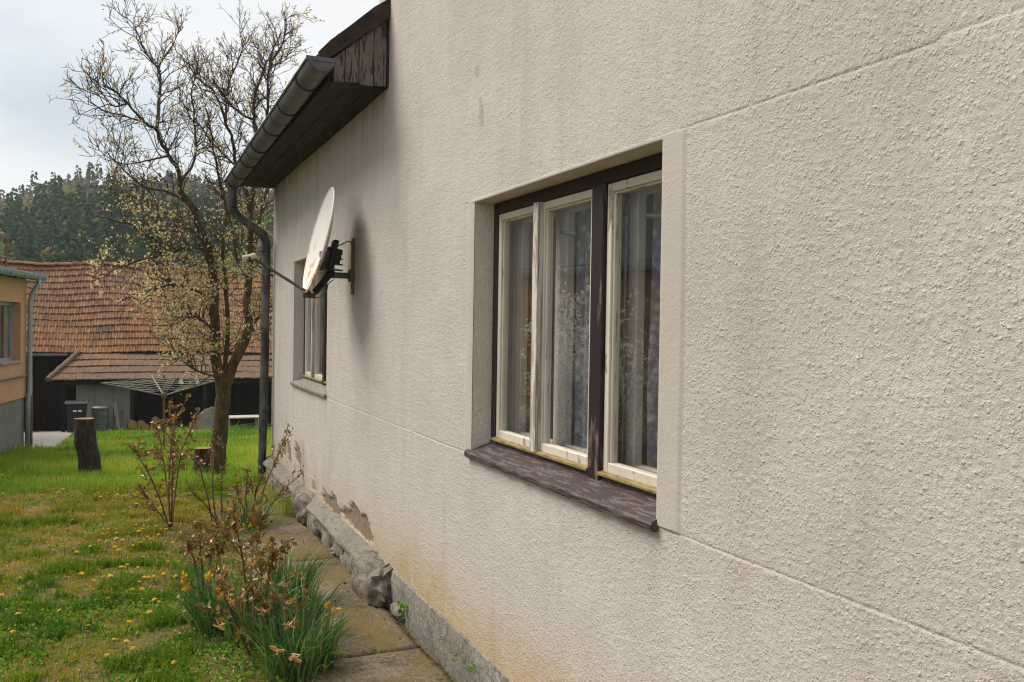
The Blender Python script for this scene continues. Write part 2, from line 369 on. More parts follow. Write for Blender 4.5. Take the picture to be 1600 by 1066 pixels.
MT = dict(
    stucco=m_stucco(), glass=m_glass(), lace=m_lace(), ground=m_ground(), stone=m_stone(), dish=m_dish(), cut=m_cutend(),
    tile=m_tile('clay_tile', True), tile_s=m_tile('clay_tile_mass', False), tile_old=m_tile('weathered_clay_tile', True, 0.9), tile_old_s=m_tile('weathered_clay_tile_mass', False, 0.9),
    frame=m_oldpaint('dark_frame_paint', (0.022, 0.013, 0.018), (0.16, 0.12, 0.10), 0.12, (4, 1, 0.3), 0.45),
    sash=m_oldpaint('white_sash_paint', (0.60, 0.555, 0.47), (0.30, 0.25, 0.20), 0.10, (6, 1.5, 0.35), 0.5, 12),
    batten=m_oldpaint('worn_white_batten', (0.60, 0.56, 0.50), (0.33, 0.29, 0.26), 0.42, (8, 2, 0.25), 0.6, 14),
    drip=m_oldpaint('yellowed_drip_rail', (0.27, 0.195, 0.075), (0.15, 0.105, 0.055), 0.30, (8, 1.2, 8), 0.5, 14),
    sill=m_oldpaint('flaking_sill_paint', (0.050, 0.029, 0.030), (0.125, 0.105, 0.098), 0.34, (7, 1.1, 16), 0.5, 7),
    sill_grey=m_oldpaint('grey_sill_wood', (0.11, 0.095, 0.088), (0.29, 0.265, 0.235), 0.5, (9, 1.5, 9), 0.7, 11),
    eave=m_oldpaint('dark_eave_wood', (0.030, 0.021, 0.024), (0.06, 0.05, 0.045), 0.3, (1.5, 0.4, 1), 0.75, 8),
    plank=m_oldpaint('flaking_eave_plank', (0.040, 0.027, 0.030), (0.20, 0.175, 0.145), 0.55, (9, 9, 0.9), 0.8, 9),
    roof=simple('old_roofing_felt', (0.022, 0.016, 0.018), (0.06, 0.045, 0.03), 9, 0.85, 0.5, 40, 0.01),
    gutter=simple('weathered_gutter_zinc', (0.078, 0.083, 0.092), (0.145, 0.152, 0.162), 7, 0.48, 0.15, 40, 0.003, metal=0.25, spec=0.5),
    band=simple('gutter_band_iron', (0.02, 0.018, 0.02), (0.05, 0.045, 0.045), 9, 0.6, 0.2),
    pipe=simple('mottled_downpipe', (0.035, 0.036, 0.038), (0.17, 0.165, 0.16), 10, 0.6, 0.3, 50, 0.004, (1, 1, 0.35), metal=0.15, lo=0.4, hi=0.72),
    dark=simple('dark_room', (0.035, 0.028, 0.024), (0.06, 0.048, 0.04), 3, 0.9, 0),
    room=simple('room_wall', (0.24, 0.19, 0.14), (0.29, 0.23, 0.17), 3, 0.9, 0),
    drape=simple('brown_drape', (0.36, 0.22, 0.12), (0.44, 0.28, 0.16), 6, 0.9, 0),
    white_in=simple('inner_white_paint', (0.44, 0.42, 0.385), (0.54, 0.52, 0.48), 5, 0.5, 0.1),
    plinth=m_concrete('grey_plinth_render', (0.15, 0.14, 0.122), (0.23, 0.215, 0.19), (0.31, 0.29, 0.255)),
    slab=m_concrete('worn_path_concrete', (0.075, 0.060, 0.042), (0.15, 0.118, 0.080), (0.26, 0.215, 0.155), 0.85),
    mortar=m_concrete('old_mortar', (0.085, 0.075, 0.062), (0.15, 0.13, 0.108), (0.22, 0.19, 0.155)),
    metal=simple('grey_bracket_metal', (0.06, 0.06, 0.062), (0.13, 0.125, 0.12), 12, 0.5, 0.2, 60, metal=0.4),
    black=simple('black_plastic', (0.012, 0.012, 0.013), (0.025, 0.024, 0.024), 8, 0.5, 0.1),
    cable=simple('grey_cable', (0.16, 0.155, 0.15), (0.22, 0.21, 0.20), 8, 0.6, 0),
    lnb=simple('cream_plastic', (0.42, 0.37, 0.29), (0.52, 0.47, 0.38), 14, 0.5, 0.1),
    bark=m_bark('plum_bark', (0.028, 0.020, 0.013), (0.125, 0.088, 0.046), (0.27, 0.20, 0.10)),
    twig=simple('twig_bark', (0.042, 0.033, 0.027), (0.095, 0.074, 0.054), 14, 0.9, 0),
    stump=m_bark('stump_bark', (0.018, 0.014, 0.011), (0.060, 0.048, 0.038), (0.13, 0.11, 0.09)),
    rosewood=simple('rose_cane', (0.075, 0.035, 0.022), (0.15, 0.085, 0.05), 30, 0.7, 0.2, 90, 0.002),
    orange=simple('apricot_render', (0.47, 0.255, 0.145), (0.52, 0.29, 0.17), 2.5, 0.92, 0.3, 120, 0.004),
    base=simple('grey_base_render', (0.155, 0.15, 0.135), (0.21, 0.20, 0.18), 3, 0.93, 0.4, 80, 0.006),
    zinc=simple('zinc_sheet', (0.26, 0.30, 0.345), (0.35, 0.385, 0.42), 4, 0.42, 0.1, metal=0.35, spec=0.5),
    rust=simple('rusty_pipe', (0.11, 0.06, 0.035), (0.20, 0.13, 0.09), 12, 0.8, 0.2),
    offwhite=simple('offwhite_board', (0.32, 0.29, 0.25), (0.44, 0.40, 0.35), 4, 0.7, 0.2),
    greywhite=simple('pale_wall_panel', (0.24, 0.235, 0.22), (0.32, 0.31, 0.295), 3, 0.85, 0.2),
    barnwood=simple('dark_barn_board', (0.010, 0.007, 0.006), (0.026, 0.019, 0.016), 7, 0.9, 0.4, 40, 0.006, (3, 3, 0.3)),
    bin=simple('charcoal_bin_plastic', (0.018, 0.018, 0.022), (0.028, 0.028, 0.033), 4, 0.55, 0.1),
    galv=simple('galvanised_can', (0.075, 0.078, 0.08), (0.13, 0.132, 0.13), 5, 0.5, 0.2, metal=0.4),
    rail=simple('rusty_white_rail', (0.33, 0.30, 0.28), (0.20, 0.12, 0.08), 14, 0.7, 0.2),
    line=simple('pale_line', (0.26, 0.245, 0.22), (0.36, 0.34, 0.31), 5, 0.7, 0),
    peg=simple('white_peg', (0.70, 0.70, 0.72), (0.76, 0.76, 0.78), 5, 0.5, 0),
    grass=m_leaf('lawn_grass', [(0.0, (0.070, 0.17, 0.010)), (0.25, (0.18, 0.265, 0.014)), (0.5, (0.32, 0.285, 0.028)), (0.75, (0.42, 0.31, 0.065)), (1.0, (0.54, 0.43, 0.18))], 0.6, 0.5),
    lush=m_leaf('lush_grass', [(0.0, (0.07, 0.19, 0.014)), (0.45, (0.215, 0.355, 0.024)), (0.8, (0.38, 0.44, 0.035)), (1.0, (0.50, 0.46, 0.08))], 0.55, 0.5),
    weed=m_leaf('weed_leaf', [(0.0, (0.045, 0.15, 0.010)), (0.6, (0.14, 0.31, 0.014)), (1.0, (0.27, 0.38, 0.03))], 0.55, 0.4, spec=0.3),
    litter=m_leaf('dry_litter', [(0.0, (0.12, 0.08, 0.04)), (0.6, (0.30, 0.21, 0.11)), (1.0, (0.52, 0.45, 0.35))], 0.7, 0.1),
    blossom=m_leaf('plum_blossom', [(0.0, (0.50, 0.38, 0.15)), (0.6, (0.70, 0.56, 0.29)), (1.0, (0.82, 0.73, 0.50))], 0.7, 0.5),
    rose=m_leaf('rose_leaf', [(0.0, (0.12, 0.050, 0.024)), (0.3, (0.28, 0.145, 0.045)), (0.5, (0.17, 0.145, 0.042)), (0.75, (0.42, 0.225, 0.045)), (1.0, (0.14, 0.19, 0.050))], 0.30, 0.3, spec=0.6),
    rose_o=m_leaf('rose_leaf_single', [(0.0, (0.12, 0.050, 0.024)), (0.3, (0.30, 0.155, 0.045)), (0.5, (0.17, 0.145, 0.042)), (0.75, (0.48, 0.26, 0.05)), (1.0, (0.14, 0.19, 0.050))], 0.28, 0.3, True, spec=0.6),
    daff=m_leaf('daffodil_leaf', [(0.0, (0.030, 0.085, 0.028)), (0.6, (0.080, 0.175, 0.045)), (0.9, (0.15, 0.25, 0.055)), (1.0, (0.33, 0.26, 0.10))], 0.40, 0.35, spec=0.45),
    faded=m_leaf('faded_petal', [(0.0, (0.42, 0.22, 0.07)), (0.5, (0.58, 0.36, 0.15)), (1.0, (0.66, 0.50, 0.28))], 0.7, 0.4, True),
    yellow=m_leaf('yellow_petal', [(0.0, (0.62, 0.36, 0.03)), (1.0, (0.74, 0.50, 0.06))], 0.6, 0.3, True),
    ydim=m_leaf('shaggy_yellow_petal', [(0.0, (0.55, 0.33, 0.05)), (1.0, (0.70, 0.48, 0.14))], 0.6, 0.35, True),
    stemg=simple('green_stem', (0.05, 0.09, 0.025), (0.09, 0.13, 0.04), 20, 0.6, 0),
    conifer=m_leaf('conifer_needles', [(0.0, (0.018, 0.042, 0.026)), (0.5, (0.045, 0.085, 0.042)), (1.0, (0.13, 0.18, 0.06))], 0.85, 0.1, spec=0.1),
    bare=m_leaf('bare_wood_haze', [(0.0, (0.085, 0.068, 0.060)), (0.6, (0.14, 0.11, 0.082)), (1.0, (0.20, 0.165, 0.095))], 0.9, 0.15, spec=0.1),
    spring=m_leaf('spring_leaf', [(0.0, (0.10, 0.15, 0.030)), (0.6, (0.20, 0.25, 0.05)), (1.0, (0.31, 0.32, 0.09))], 0.8, 0.3, spec=0.1),
    ochre=m_leaf('budding_leaf', [(0.0, (0.15, 0.12, 0.045)), (0.6, (0.23, 0.185, 0.075)), (1.0, (0.33, 0.27, 0.13))], 0.85, 0.25, spec=0.1),
    larch=m_leaf('larch_needles', [(0.0, (0.05, 0.115, 0.035)), (0.6, (0.09, 0.18, 0.055)), (1.0, (0.15, 0.24, 0.08))], 0.8, 0.25, spec=0.1),
    white_fl=m_leaf('white_blossom', [(0.0, (0.75, 0.74, 0.68)), (1.0, (0.88, 0.87, 0.82))], 0.7, 0.4),
    hill=simple('hill_ground', (0.035, 0.034, 0.020), (0.075, 0.062, 0.035), 0.08, 0.95, 0),
    asphalt=simple('grey_yard', (0.20, 0.185, 0.165), (0.27, 0.25, 0.225), 3, 0.93, 0.3, 60, 0.005),
    greyhouse=simple('grey_house_render', (0.30, 0.30, 0.29), (0.36, 0.355, 0.34), 2, 0.92, 0.2),
)
# ================================================================== setting: ground
def make_ground():
    xs = np.concatenate([np.linspace(-160, -14, 16), np.linspace(-12, -3.4, 18), np.arange(-3.2, 2.0, 0.055), np.linspace(2.2, 12, 22), np.linspace(14, 160, 16)])
    ys = np.concatenate([np.linspace(-60, 1.6, 14), np.arange(1.8, 12, 0.055), np.arange(12.2, 36, 0.3), np.linspace(37, 70, 10)])
    X, Y = np.meshgrid(xs, ys); Z = gz(X, Y)
    Z = Z + 0.022 * (fbm(X * 6, Y * 6, 31, 4) - 0.5) * (Y < 12)
    n, m = X.shape; i = np.arange(n * m).reshape(n, m)
    Q = np.stack([i[:-1, :-1], i[:-1, 1:], i[1:, 1:], i[1:, :-1]], -1).reshape(-1, 4)
    o = link('ground', npmesh('ground', np.stack([X, Y, Z], -1).reshape(-1, 3), Q, MT['ground'], smooth=True)); tag(o, 'garden ground of brown soil under patchy grass', kind='structure')
make_ground()

def hill_z(x, y):
    x = np.asarray(x, float); y = np.asarray(y, float)
    t = sstep(55, 275, y + 10 * np.sin(x * 0.03))
    top = 20.5 + 3.5 * np.exp(-((x - 4) / 26) ** 2) - 7.0 * sstep(-9, -34, x) + 3.0 * (fbm(x * 0.02, y * 0.02, 3, 3) - 0.5)
    return -6.5 + t * (top + 6.5) - sstep(300, 420, y) * 22
def make_hill():
    xs = np.linspace(-260, 260, 66); ys = np.concatenate([np.linspace(52, 330, 70), np.linspace(345, 520, 8)])
    X, Y = np.meshgrid(xs, ys); Z = hill_z(X, Y); n, m = X.shape; i = np.arange(n * m).reshape(n, m)
    Q = np.stack([i[:-1, :-1], i[:-1, 1:], i[1:, 1:], i[1:, :-1]], -1).reshape(-1, 4)
    o = link('hill', npmesh('hill', np.stack([X, Y, Z], -1).reshape(-1, 3), Q, MT['hill'], smooth=True)); tag(o, 'wooded hillside beyond the barn', kind='structure')
make_hill()

# concrete garden path of long slabs
def make_path():
    root = bpy.data.objects.new('path', None); COL.objects.link(root); root.location = (1.2, 5, 0); ORG['path'] = Vector((1.2, 5, 0)); tag(root, 'narrow concrete slab path along the house wall', kind='structure')
    joints = [0.6, 2.35, 4.50, 6.45, 8.35]
    r = random.Random(3)
    for k in range(len(joints) - 1):
        y0, y1 = joints[k] + 0.012, joints[k + 1] - 0.012
        nx, ny = 16, 56
        xs = np.linspace(0.80, 1.455, nx); ys = np.linspace(y0, y1, ny); X, Y = np.meshgrid(xs, ys)
        Xo = X.copy(); ragged = 0.035 * (fbm(Y * 5, Y * 0 + k, 40, 4) - 0.5); X = X + ragged * np.where(X < 0.9, 1.6, np.where(X > 1.40, 0.9, 0))
        ex = np.minimum(Xo - 0.80, 1.455 - Xo); ey = np.minimum(Y - y0, y1 - Y); ed = np.minimum(ex, ey)
        Z = 0.012 * (fbm(X * 3, Y * 3, 51, 4) - 0.5) - 0.012 * np.clip(1 - ed / 0.03, 0, 1) ** 2 + (-0.008, 0.004, 0.0, -0.006)[k]
        Z = Z + 0.006 * (X - 1.1)
        V = np.stack([X, Y, Z], -1).reshape(-1, 3); i = np.arange(nx * ny).reshape(ny, nx)
        Q = np.stack([i[:-1, :-1], i[:-1, 1:], i[1:, 1:], i[1:, :-1]], -1).reshape(-1, 4)
        # skirt
        b = np.concatenate([i[0, :], i[1:, -1], i[-1, -2::-1], i[-2:0:-1, 0]]); lo = V[b].copy(); lo[:, 2] = -0.09
        V2 = np.concatenate([V, lo]); j = len(V) + np.arange(len(b))
        Q2 = np.stack([b, j, np.roll(j, -1), np.roll(b, -1)], -1)
        link('slab', npmesh('slab', V2 - np.array([1.2, 5, 0]), np.concatenate([Q, Q2]), MT['slab'], smooth=True), root)
make_path()
# ================================================================== the house with the roughcast wall
XW = 1.5; YN = 5.47; YF = 10.13; YB = -1.2
WIN = [(2.33, 3.92, 1.105, 2.27), (7.20, 8.755, 1.12, 2.275)]
house = thing('house', (1.5, 5, 0), 'pale roughcast house wall with two dark framed windows and stone plinth', 'house')

PEELS_PX = [[(441, 693), (444, 684), (447, 694), (446, 712), (442, 712)], [(449, 690), (453, 696), (455, 720), (452, 724), (448, 706)], [(460, 700), (463, 691), (468, 702), (471, 722), (469, 733), (463, 720)],
            [(436, 690), (438, 700), (437, 716), (433, 706)], [(488, 748), (491, 752), (492, 765), (489, 764)],
            [(504, 775), (506, 761), (511, 772), (515, 778), (520, 769), (524, 776), (528, 790), (533, 800), (530, 808), (518, 798), (507, 786)],
            [(534, 803), (538, 792), (545, 797), (549, 786), (552, 781), (555, 792), (560, 796), (563, 806), (571, 804), (575, 818), (580, 838), (581, 850), (570, 842), (556, 828), (543, 815)],
            [(743, 104), (749, 102), (751, 116), (746, 124), (742, 114)], [(748, 156), (753, 152), (757, 168), (757, 190), (753, 202), (749, 184)]]
def make_wall():
    # columns spaced by what a metre of this raking wall shows, finer where it is close
    s = [0.35]
    while s[-1] < YF - 0.01:
        y = s[-1]; r2 = y * y + 2.25
        s.append(y + max(0.0036, min(0.07, 1.6 * r2 / 1344)) * (1.0 if y > 1.0 else 2.5))
    ys = np.array(s[:-1] + [YF]); ys = np.concatenate([np.linspace(YB, 0.30, 10), ys])
    zs = np.concatenate([np.arange(0.185, 3.76, 0.0046), np.arange(3.8, 4.75, 0.08)])
    def snap(a, vals):
        for v in vals: a[np.argmin(np.abs(a - v))] = v
    snap(ys, [w[0] for w in WIN] + [w[1] for w in WIN] + [YN]); snap(zs, [WIN[0][2], WIN[0][3], WIN[1][2], WIN[1][3], 3.20])
    extra = np.concatenate([np.arange(-0.011, 0.0111, 0.0022) + 1.092, np.arange(-0.011, 0.0111, 0.0022) + 2.285])
    zs = np.unique(np.round(np.concatenate([zs, extra]), 5))
    keep = np.ones(len(zs), bool); keep[1:] = np.diff(zs) > 0.0009; zs = zs[keep]
    Y, Z = np.meshgrid(ys, zs)
    h = (0.0014 * lumps(Y, Z, 0.015, 1, 0.5) + 0.0010 * lumps(Y + 0.3, Z + .1, 0.0115, 9, 0.5) + 0.0010 * (fbm(Y * 80, Z * 80, 13, 2) - 0.5)
         + 0.003 * (fbm(Y * 3.2, Z * 3.2, 21, 3) - 0.5) + 0.010 * (fbm(Y * 0.7, Z * 0.7, 23, 2) - 0.5))
    rough = h.copy(); smooth_part = 0.003 * (fbm(Y * 3.2, Z * 3.2, 21, 3) - 0.5) + 0.010 * (fbm(Y * 0.7, Z * 0.7, 23, 2) - 0.5)
    # flush band round each window, bounded by fine scored grooves
    wob = 0.004 * (fbm(Y * 2.5, Y * 0, 61, 3) - 0.5)
    def groove(d, w=0.0038): return np.exp(-(d / w) ** 2)
    gr = np.zeros_like(h); flat = np.zeros_like(h)
    for (a, b, c, d) in WIN:
        inz = (Z > c - 0.01) & (Z < d + 0.015)
        for q in (a - 0.125, b + 0.105): gr = np.maximum(gr, groove(Y - q - wob * 0.6, 0.006) * inz * 2.6)
        band = ((Y > a - 0.125) & (Y < b + 0.105) & inz)
        h = np.where(band, smooth_part + 0.35 * (h - smooth_part) + 0.0055, h); flat = np.where(band, 1.0, flat)
    on_top = (Y < 2.33 - 0.08)
    on_bot = ((Y > 3.95) & (Y < 7.15)) | (Y < 2.30)
    gr = np.maximum(gr, groove(Z - 2.285 - wob - 0.010 * sstep(1.34, 1.32, Y)) * on_top)
    gr = np.maximum(gr, groove(Z - 1.092 - wob) * on_bot)
    h = h + 0.0002 * ((np.abs(Z - 2.271 - wob) < 0.008) & on_top) + 0.0002 * ((np.abs(Z - 1.078 - wob) < 0.008) & on_bot)
    h = h - 0.0020 * gr
    # rain splash stain, grime and painted shade, peeled patches
    nz = fbm(Y * 1.3, Z * 2.0, 71, 4); nz2 = fbm(Y * 4, Z * 4, 73, 4)
    top = 0.40 + 0.42 * fbm(Y * 0.55, Y * 0, 77, 3) - 0.12 * sstep(5, 9, Y)
    stain = sstep(1, 0, (Z - 0.18) / np.maximum(0.05, top)) ** 1.7 * (0.30 + 0.9 * nz) * (0.55 + 0.45 * sstep(6.5, 4.2, Y)) * sstep(1.2, 2.6, Y)
    stain = stain * 1.05
    bl = lambda y, z, ry, rz: np.exp(-((Y - y) / ry) ** 2 - ((Z - z) / rz) ** 2)
    stain += 0.45 * bl(6.38, 1.62, 0.07, 0.14) * nz2 * 1.3
    dirt_shade = 0.10 * nz * sstep(3.0, 3.2, Z) * (Y > YN)  # wall colour darkens towards the soffit
    streak = fbm(Y * 22, Z * 0.7, 81, 3)
    dirt_shade += 0.30 * sstep(0.50, 0.75, streak) * sstep(2.3, 3.2, Z) * sstep(5.4, 5.6, Y)
    dirt_shade += 0.42 * bl(9.75, 3.05, 0.45, 0.28) * (0.5 + nz2) * 0.6
    dirt_shade += 0.27 * bl(6.28, 2.34, 0.08, 0.27) * (0.55 + 0.6 * nz2) + 0.12 * bl(6.33, 1.75, 0.05, 0.3)       # grime plus the dish's soft shadow, painted on the wall behind it
    for (a, b, c, d) in WIN:
        for q in (a + 0.02, b - 0.02): dirt_shade += 0.22 * bl(q, c - 0.16, 0.05, 0.16) * nz2
    peel = np.zeros_like(h)
    jy = 0.030 * (fbm(Y * 16, Z * 9, 91, 3) - 0.5); jz = 0.05 * (fbm(Y * 20, Z * 16, 93, 3) - 0.5)
    for k, poly in enumerate(PEELS_PX):
        pl = [(p.y, p.z) for p in (at(x, y, 0, XW) for x, y in poly)]
        a = inpoly(Y + jy * (1 if k < 7 else 0.4), Z + jz * (1 if k < 7 else 0.4), pl)
        peel = np.maximum(peel, a * (1.0 if k < 7 else 0.38))
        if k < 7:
            a2 = inpoly(Y + jy, Z + jz - 0.013, pl) | inpoly(Y + jy + .012, Z + jz, pl); dirt_shade += 0.55 * (a2 & ~a)  # painted dark rim, stands in for the edge shadow of the peel
    full = peel > 0.9
    h = np.where(full, -0.013 + 0.5 * rough, h); dirt_shade += 0.25 * (fbm(Y * 9, Z * 9, 95, 3) > 0.62) * sstep(0.6, 0.2, Z) * sstep(4.5, 6.5, Y)
    edge = np.zeros_like(h, bool)
    for (a, b, c, d) in WIN:
        pad = 0.004
        edge |= (Y > a - pad) & (Y < b + pad) & (Z > c - pad) & (Z < d + pad)
    h = np.where(edge & ~full, smooth_part * 0.4 + 0.5 * (h - smooth_part), h)
    X = XW - h
    V = np.stack([X, Y, Z], -1); n, m = X.shape; i = np.arange(n * m).reshape(n, m)
    yc = 0.25 * (Y[:-1, :-1] + Y[1:, :-1] + Y[:-1, 1:] + Y[1:, 1:]); zc = 0.25 * (Z[:-1, :-1] + Z[1:, :-1] + Z[:-1, 1:] + Z[1:, 1:])
    ok = ~((yc > YN) & (zc > 3.20))
    for (a, b, c, d) in WIN: ok &= ~((yc > a) & (yc < b) & (zc > c) & (zc < d))
    Q = np.stack([i[:-1, :-1], i[1:, :-1], i[1:, 1:], i[:-1, 1:]], -1)[ok]
    o = np.array(ORG['house']); 
    link('wall', npmesh('wall', V.reshape(-1, 3) - o, Q, MT['stucco'], smooth=True, extra=dict(stain=np.clip(stain, 0, 0.9).ravel(), dirt_shade=np.clip(dirt_shade, 0, 0.9).ravel(), peel=peel.ravel(), flat=flat.ravel())), house)
make_wall()

# reveals, the other outer walls, and dark rooms behind the windows
XF = 1.605                                         # plane of the window frames
RVS = []
for (a, b, c, d) in WIN:
    rv = MB(); RVS.append(rv)
    rv.add([(XW - .001, b, c), (XF + .115, b, c), (XF + .115, b, d), (XW - .001, b, d)], [(0, 1, 2, 3)])
    rv.add([(XW - .001, a, c), (XF + .115, a, c), (XF + .115, a, d), (XW - .001, a, d)], [(0, 3, 2, 1)])
    rv.add([(XW - .001, a, d), (XF + .115, a, d), (XF + .115, b, d), (XW - .001, b, d)], [(0, 1, 2, 3)])
def m_reveal():
    g = G('reveal_render'); v = g.coord('World')
    c = g.ramp(g.noise(5, 5, 0.6, v), [(0.3, (0.52, 0.46, 0.41)), (0.7, (0.60, 0.545, 0.50))])
    sp = g.n('TexVoronoi', {'Vector': v, 'Scale': 60.0}).outputs['Distance']
    c = g.mix(g.ramp(g.noise(120, 3, 0.6, v), [(0.55, 0.0), (0.75, 0.5)]), c, (0.30, 0.25, 0.2))
    return g.done(c, 0.93, g.bump(sp, 0.5, 0.005, g.bump(g.noise(120, 4, 0.65, v), 0.5, 0.003)), spec=0.15)
MT['reveal'] = m_reveal()
for rv in RVS: rv.build('reveal', MT['reveal'], house)
ow = MB()
ow.box((1.56, YF - 0.30, 0.1), (8.2, YF, 3.20)); ow.box((7.9, YB, 0.0), (8.2, YF - 0.31, 3.20)); ow.box((1.50, YB - 0.3, 0.0), (8.2, YB - 0.002, 4.72))
ow.box((1.515, YN, 3.20), (8.2, YN + 0.3, 4.72))
ow.add([(1.502, YF - 0.30, 0.185), (1.56, YF - 0.30, 0.185), (1.56, YF, 0.185), (1.502, YF, 0.185), (1.502, YF - 0.3, 3.2), (1.56, YF - 0.3, 3.2), (1.56, YF, 3.2), (1.502, YF, 3.2)], [(2, 3, 7, 6)])
ow.build('outer_wall', MT['reveal'], house)
for (a, b, c, d) in WIN:
    rm = MB()
    x0, x1, y0, y1, z0, z1 = 1.72, 4.3, a - 0.7, b + 0.7, 0.3, 2.9
    rm.add([(x0, y0, z0), (x1, y0, z0), (x1, y1, z0), (x0, y1, z0), (x0, y0, z1), (x1, y0, z1), (x1, y1, z1), (x0, y1, z1)],
           [(0, 1, 2, 3), (4, 7, 6, 5), (0, 4, 5, 1), (2, 6, 7, 3), (1, 5, 6, 2)])
    t = 1.715     # inner face of the outer wall round the opening
    for q in [((t, y0, z0), (t + .01, y1, c)), ((t, y0, d), (t + .01, y1, z1)), ((t, y0, c), (t + .01, a, d)), ((t, b, c), (t + .01, y1, d))]: rm.box(*q)
    rm.build('room', MT['room'], house)

# roofs: the lower eave side with its boxed end, and the taller front part above the picture
rf = MB()
def roofsheet(x0, z0, x1, z1, y0, y1, th):
    nx_, nz_ = -(z1 - z0), (x1 - x0); l = math.hypot(nx_, nz_); nx_ /= l; nz_ /= l
    k = 9; v = []; f = []
    return (x0, z0, x1, z1, nx_ * th, nz_ * th)
EZ = 3.315
sl_ = 0.86
for (yy0, yy1) in ((YN + 0.01, YF + 0.18),):
    n = 10; pts = []
    for q in range(n + 1):       # slightly sagging, lapped felt edge
        t = q / n; x = 1.045 + t * (5.0 - 1.045); z = EZ + sl_ * (x - 1.045) + (0.025 * math.sin(q * 2.1) if 0 < q < n else 0); pts.append((x, z))
    fine = []
    for q in range(13):
        t = q / 12; x = 1.045 + t * 0.56; z = EZ - 0.012 + sl_ * (x - 1.045) + 0.012 * math.sin(t * 9) + 0.03 * min(1, t * 4); fine.append((x, z))
    poly = fine + [(5.0, EZ + sl_ * 3.955 + 0.02), (5.0, EZ + sl_ * 3.955 - 0.11), (1.60, EZ + sl_ * 0.555 - 0.13), (1.10, EZ + sl_ * 0.055 - 0.115), (1.05, EZ - 0.085)]
    rf.prism(poly, lambda u, v_, w: (u, w, v_), yy0, yy1)
    rf.prism([(10 - u, v_) for u, v_ in poly], lambda u, v_, w: (u, w, v_), yy0, yy1)
rf.build('roof', MT['roof'], house)
r2 = MB()
for sgn in (-1, 1):
    y0 = 2.13; ye = y0 + sgn * 3.75
    r2.prism([(ye, 4.70), (y0, 7.3), (y0, 7.45), (ye, 4.85)], lambda u, v_, w: (w, u, v_), 1.2, 8.5)
r2.add([(1.52, YB - 0.3, 4.72), (1.52, YN, 4.72), (1.52, 2.13, 7.35)], [(0, 1, 2)])
r2.build('front_roof', MT['roof'], house)

ev = MB(); ev.box((1.155, YN + 0.03, 3.172), (1.515, YF + 0.06, 3.196)); sof = ev.build('soffit', MT['eave'], house, bevel=0.003)
bd = MB()
for k in range(1, 3): bd.box((1.155 + k * 0.12 - 0.004, YN + 0.04, 3.166), (1.155 + k * 0.12 + 0.004, YF + 0.05, 3.173))
bd.build('batten', MT['eave'], sof)
fa = MB(); fa.box((1.13, YN + 0.03, 3.165), (1.154, YF + 0.06, 3.36)); fa.build('fascia', MT['eave'], house, bevel=0.003)
# boxed eave end: upright planks, each its own
xs_ = [1.156, 1.226, 1.312, 1.405, 1.488]
for k in range(4):
    p = MB(); x0, x1 = xs_[k] + 0.0025, xs_[k + 1] - 0.0025; rr = random.Random(k)
    b0 = 3.176 - 0.006 * rr.random(); yo = YN - 0.004 * rr.random()
    t0 = EZ - 0.10 + sl_ * (x0 - 1.045); t1 = EZ - 0.10 + sl_ * (x1 - 1.045)
    p.prism([(x0, b0), (x1, b0 + rr.uniform(-.004, .004)), (x1, t1), (x0, t0)], lambda u, v_, w: (u, w, v_), yo, yo + 0.022)
    p.build('eave_plank', MT['plank'], house, bevel=0.002)
p = MB(); p.box((1.489, YN - 0.012, 3.165), (1.512, YN + 0.02, EZ - 0.06 + sl_ * 0.455)); p.build('eave_post', MT['eave'], house, bevel=0.002)
rk = MB()      # verge board along the slope
rk.prism([(1.075, EZ - 0.055), (1.515, EZ - 0.060 + sl_ * 0.470 - 0.055), (1.515, EZ + sl_ * 0.470 + 0.012), (1.40, EZ + sl_ * 0.355 + 0.03), (1.25, EZ + sl_ * 0.205 + 0.022), (1.13, EZ + sl_ * 0.085 + 0.02), (1.06, EZ + 0.016)], lambda u, v_, w: (u, w, v_), YN - 0.03, YN + 0.008)
rk.build('verge_board', MT['roof'], house, bevel=0.006, seg=2)

# half-round gutter with bands, and the downpipe with its double bend
GX, GZ, GR = 1.062, 3.262, 0.080
g0, g1 = 5.36, 10.20
gu = MB()
def fall(y): return GZ - (y - g0) * 0.012
na = 14
for (y, yn) in ((g0, g1),):
    ring = []
    for yy in (g0, g1):
        for rr_ in (GR, GR - 0.005):
            for k in range(na + 1):
                a = math.pi + math.pi * k / na; ring.append((GX + rr_ * math.cos(a), yy, fall(yy) + rr_ * math.sin(a)))
    m = na + 1; f = []
    for k in range(na):
        f.append((k, k + 1, 2 * m + k + 1, 2 * m + k)); f.append((m + k, 3 * m + k, 3 * m + k + 1, m + k + 1))
    f += [(0, 2 * m, 3 * m, m), (na, m + na, 3 * m + na, 2 * m + na)]
    gu.add(ring, f)
    gu.tube([(GX - GR - .003, g0 - .004, fall(g0)), (GX - GR - .003, g1, fall(g1))], 0.009, 8)
for yy, s_ in ((g0, 1), (g1, -1)):
    pr = [(GX + GR * math.cos(math.pi + math.pi * k / na), yy, fall(yy) + GR * math.sin(math.pi + math.pi * k / na)) for k in range(na + 1)]
    gu.add(pr + [(x, y + s_ * 0.004, z) for x, y, z in pr], [tuple(range(na + 1)), tuple(range(2 * na + 1, na, -1))])
gu.box((GX - GR - 0.012, g0 - 0.006, fall(g0) - 0.014), (GX + GR + 0.012, g0 + 0.004, fall(g0) + 0.010))
pr = [(GX + (GR - .010) * math.cos(math.pi + math.pi * k / na), g0 - 0.005, fall(g0) - 0.004 + (GR - .012) * math.sin(math.pi + math.pi * k / na)) for k in range(na + 1)]
gu.tube(pr, 0.006, 6)
gutter = gu.build('gutter', MT['gutter'], house)
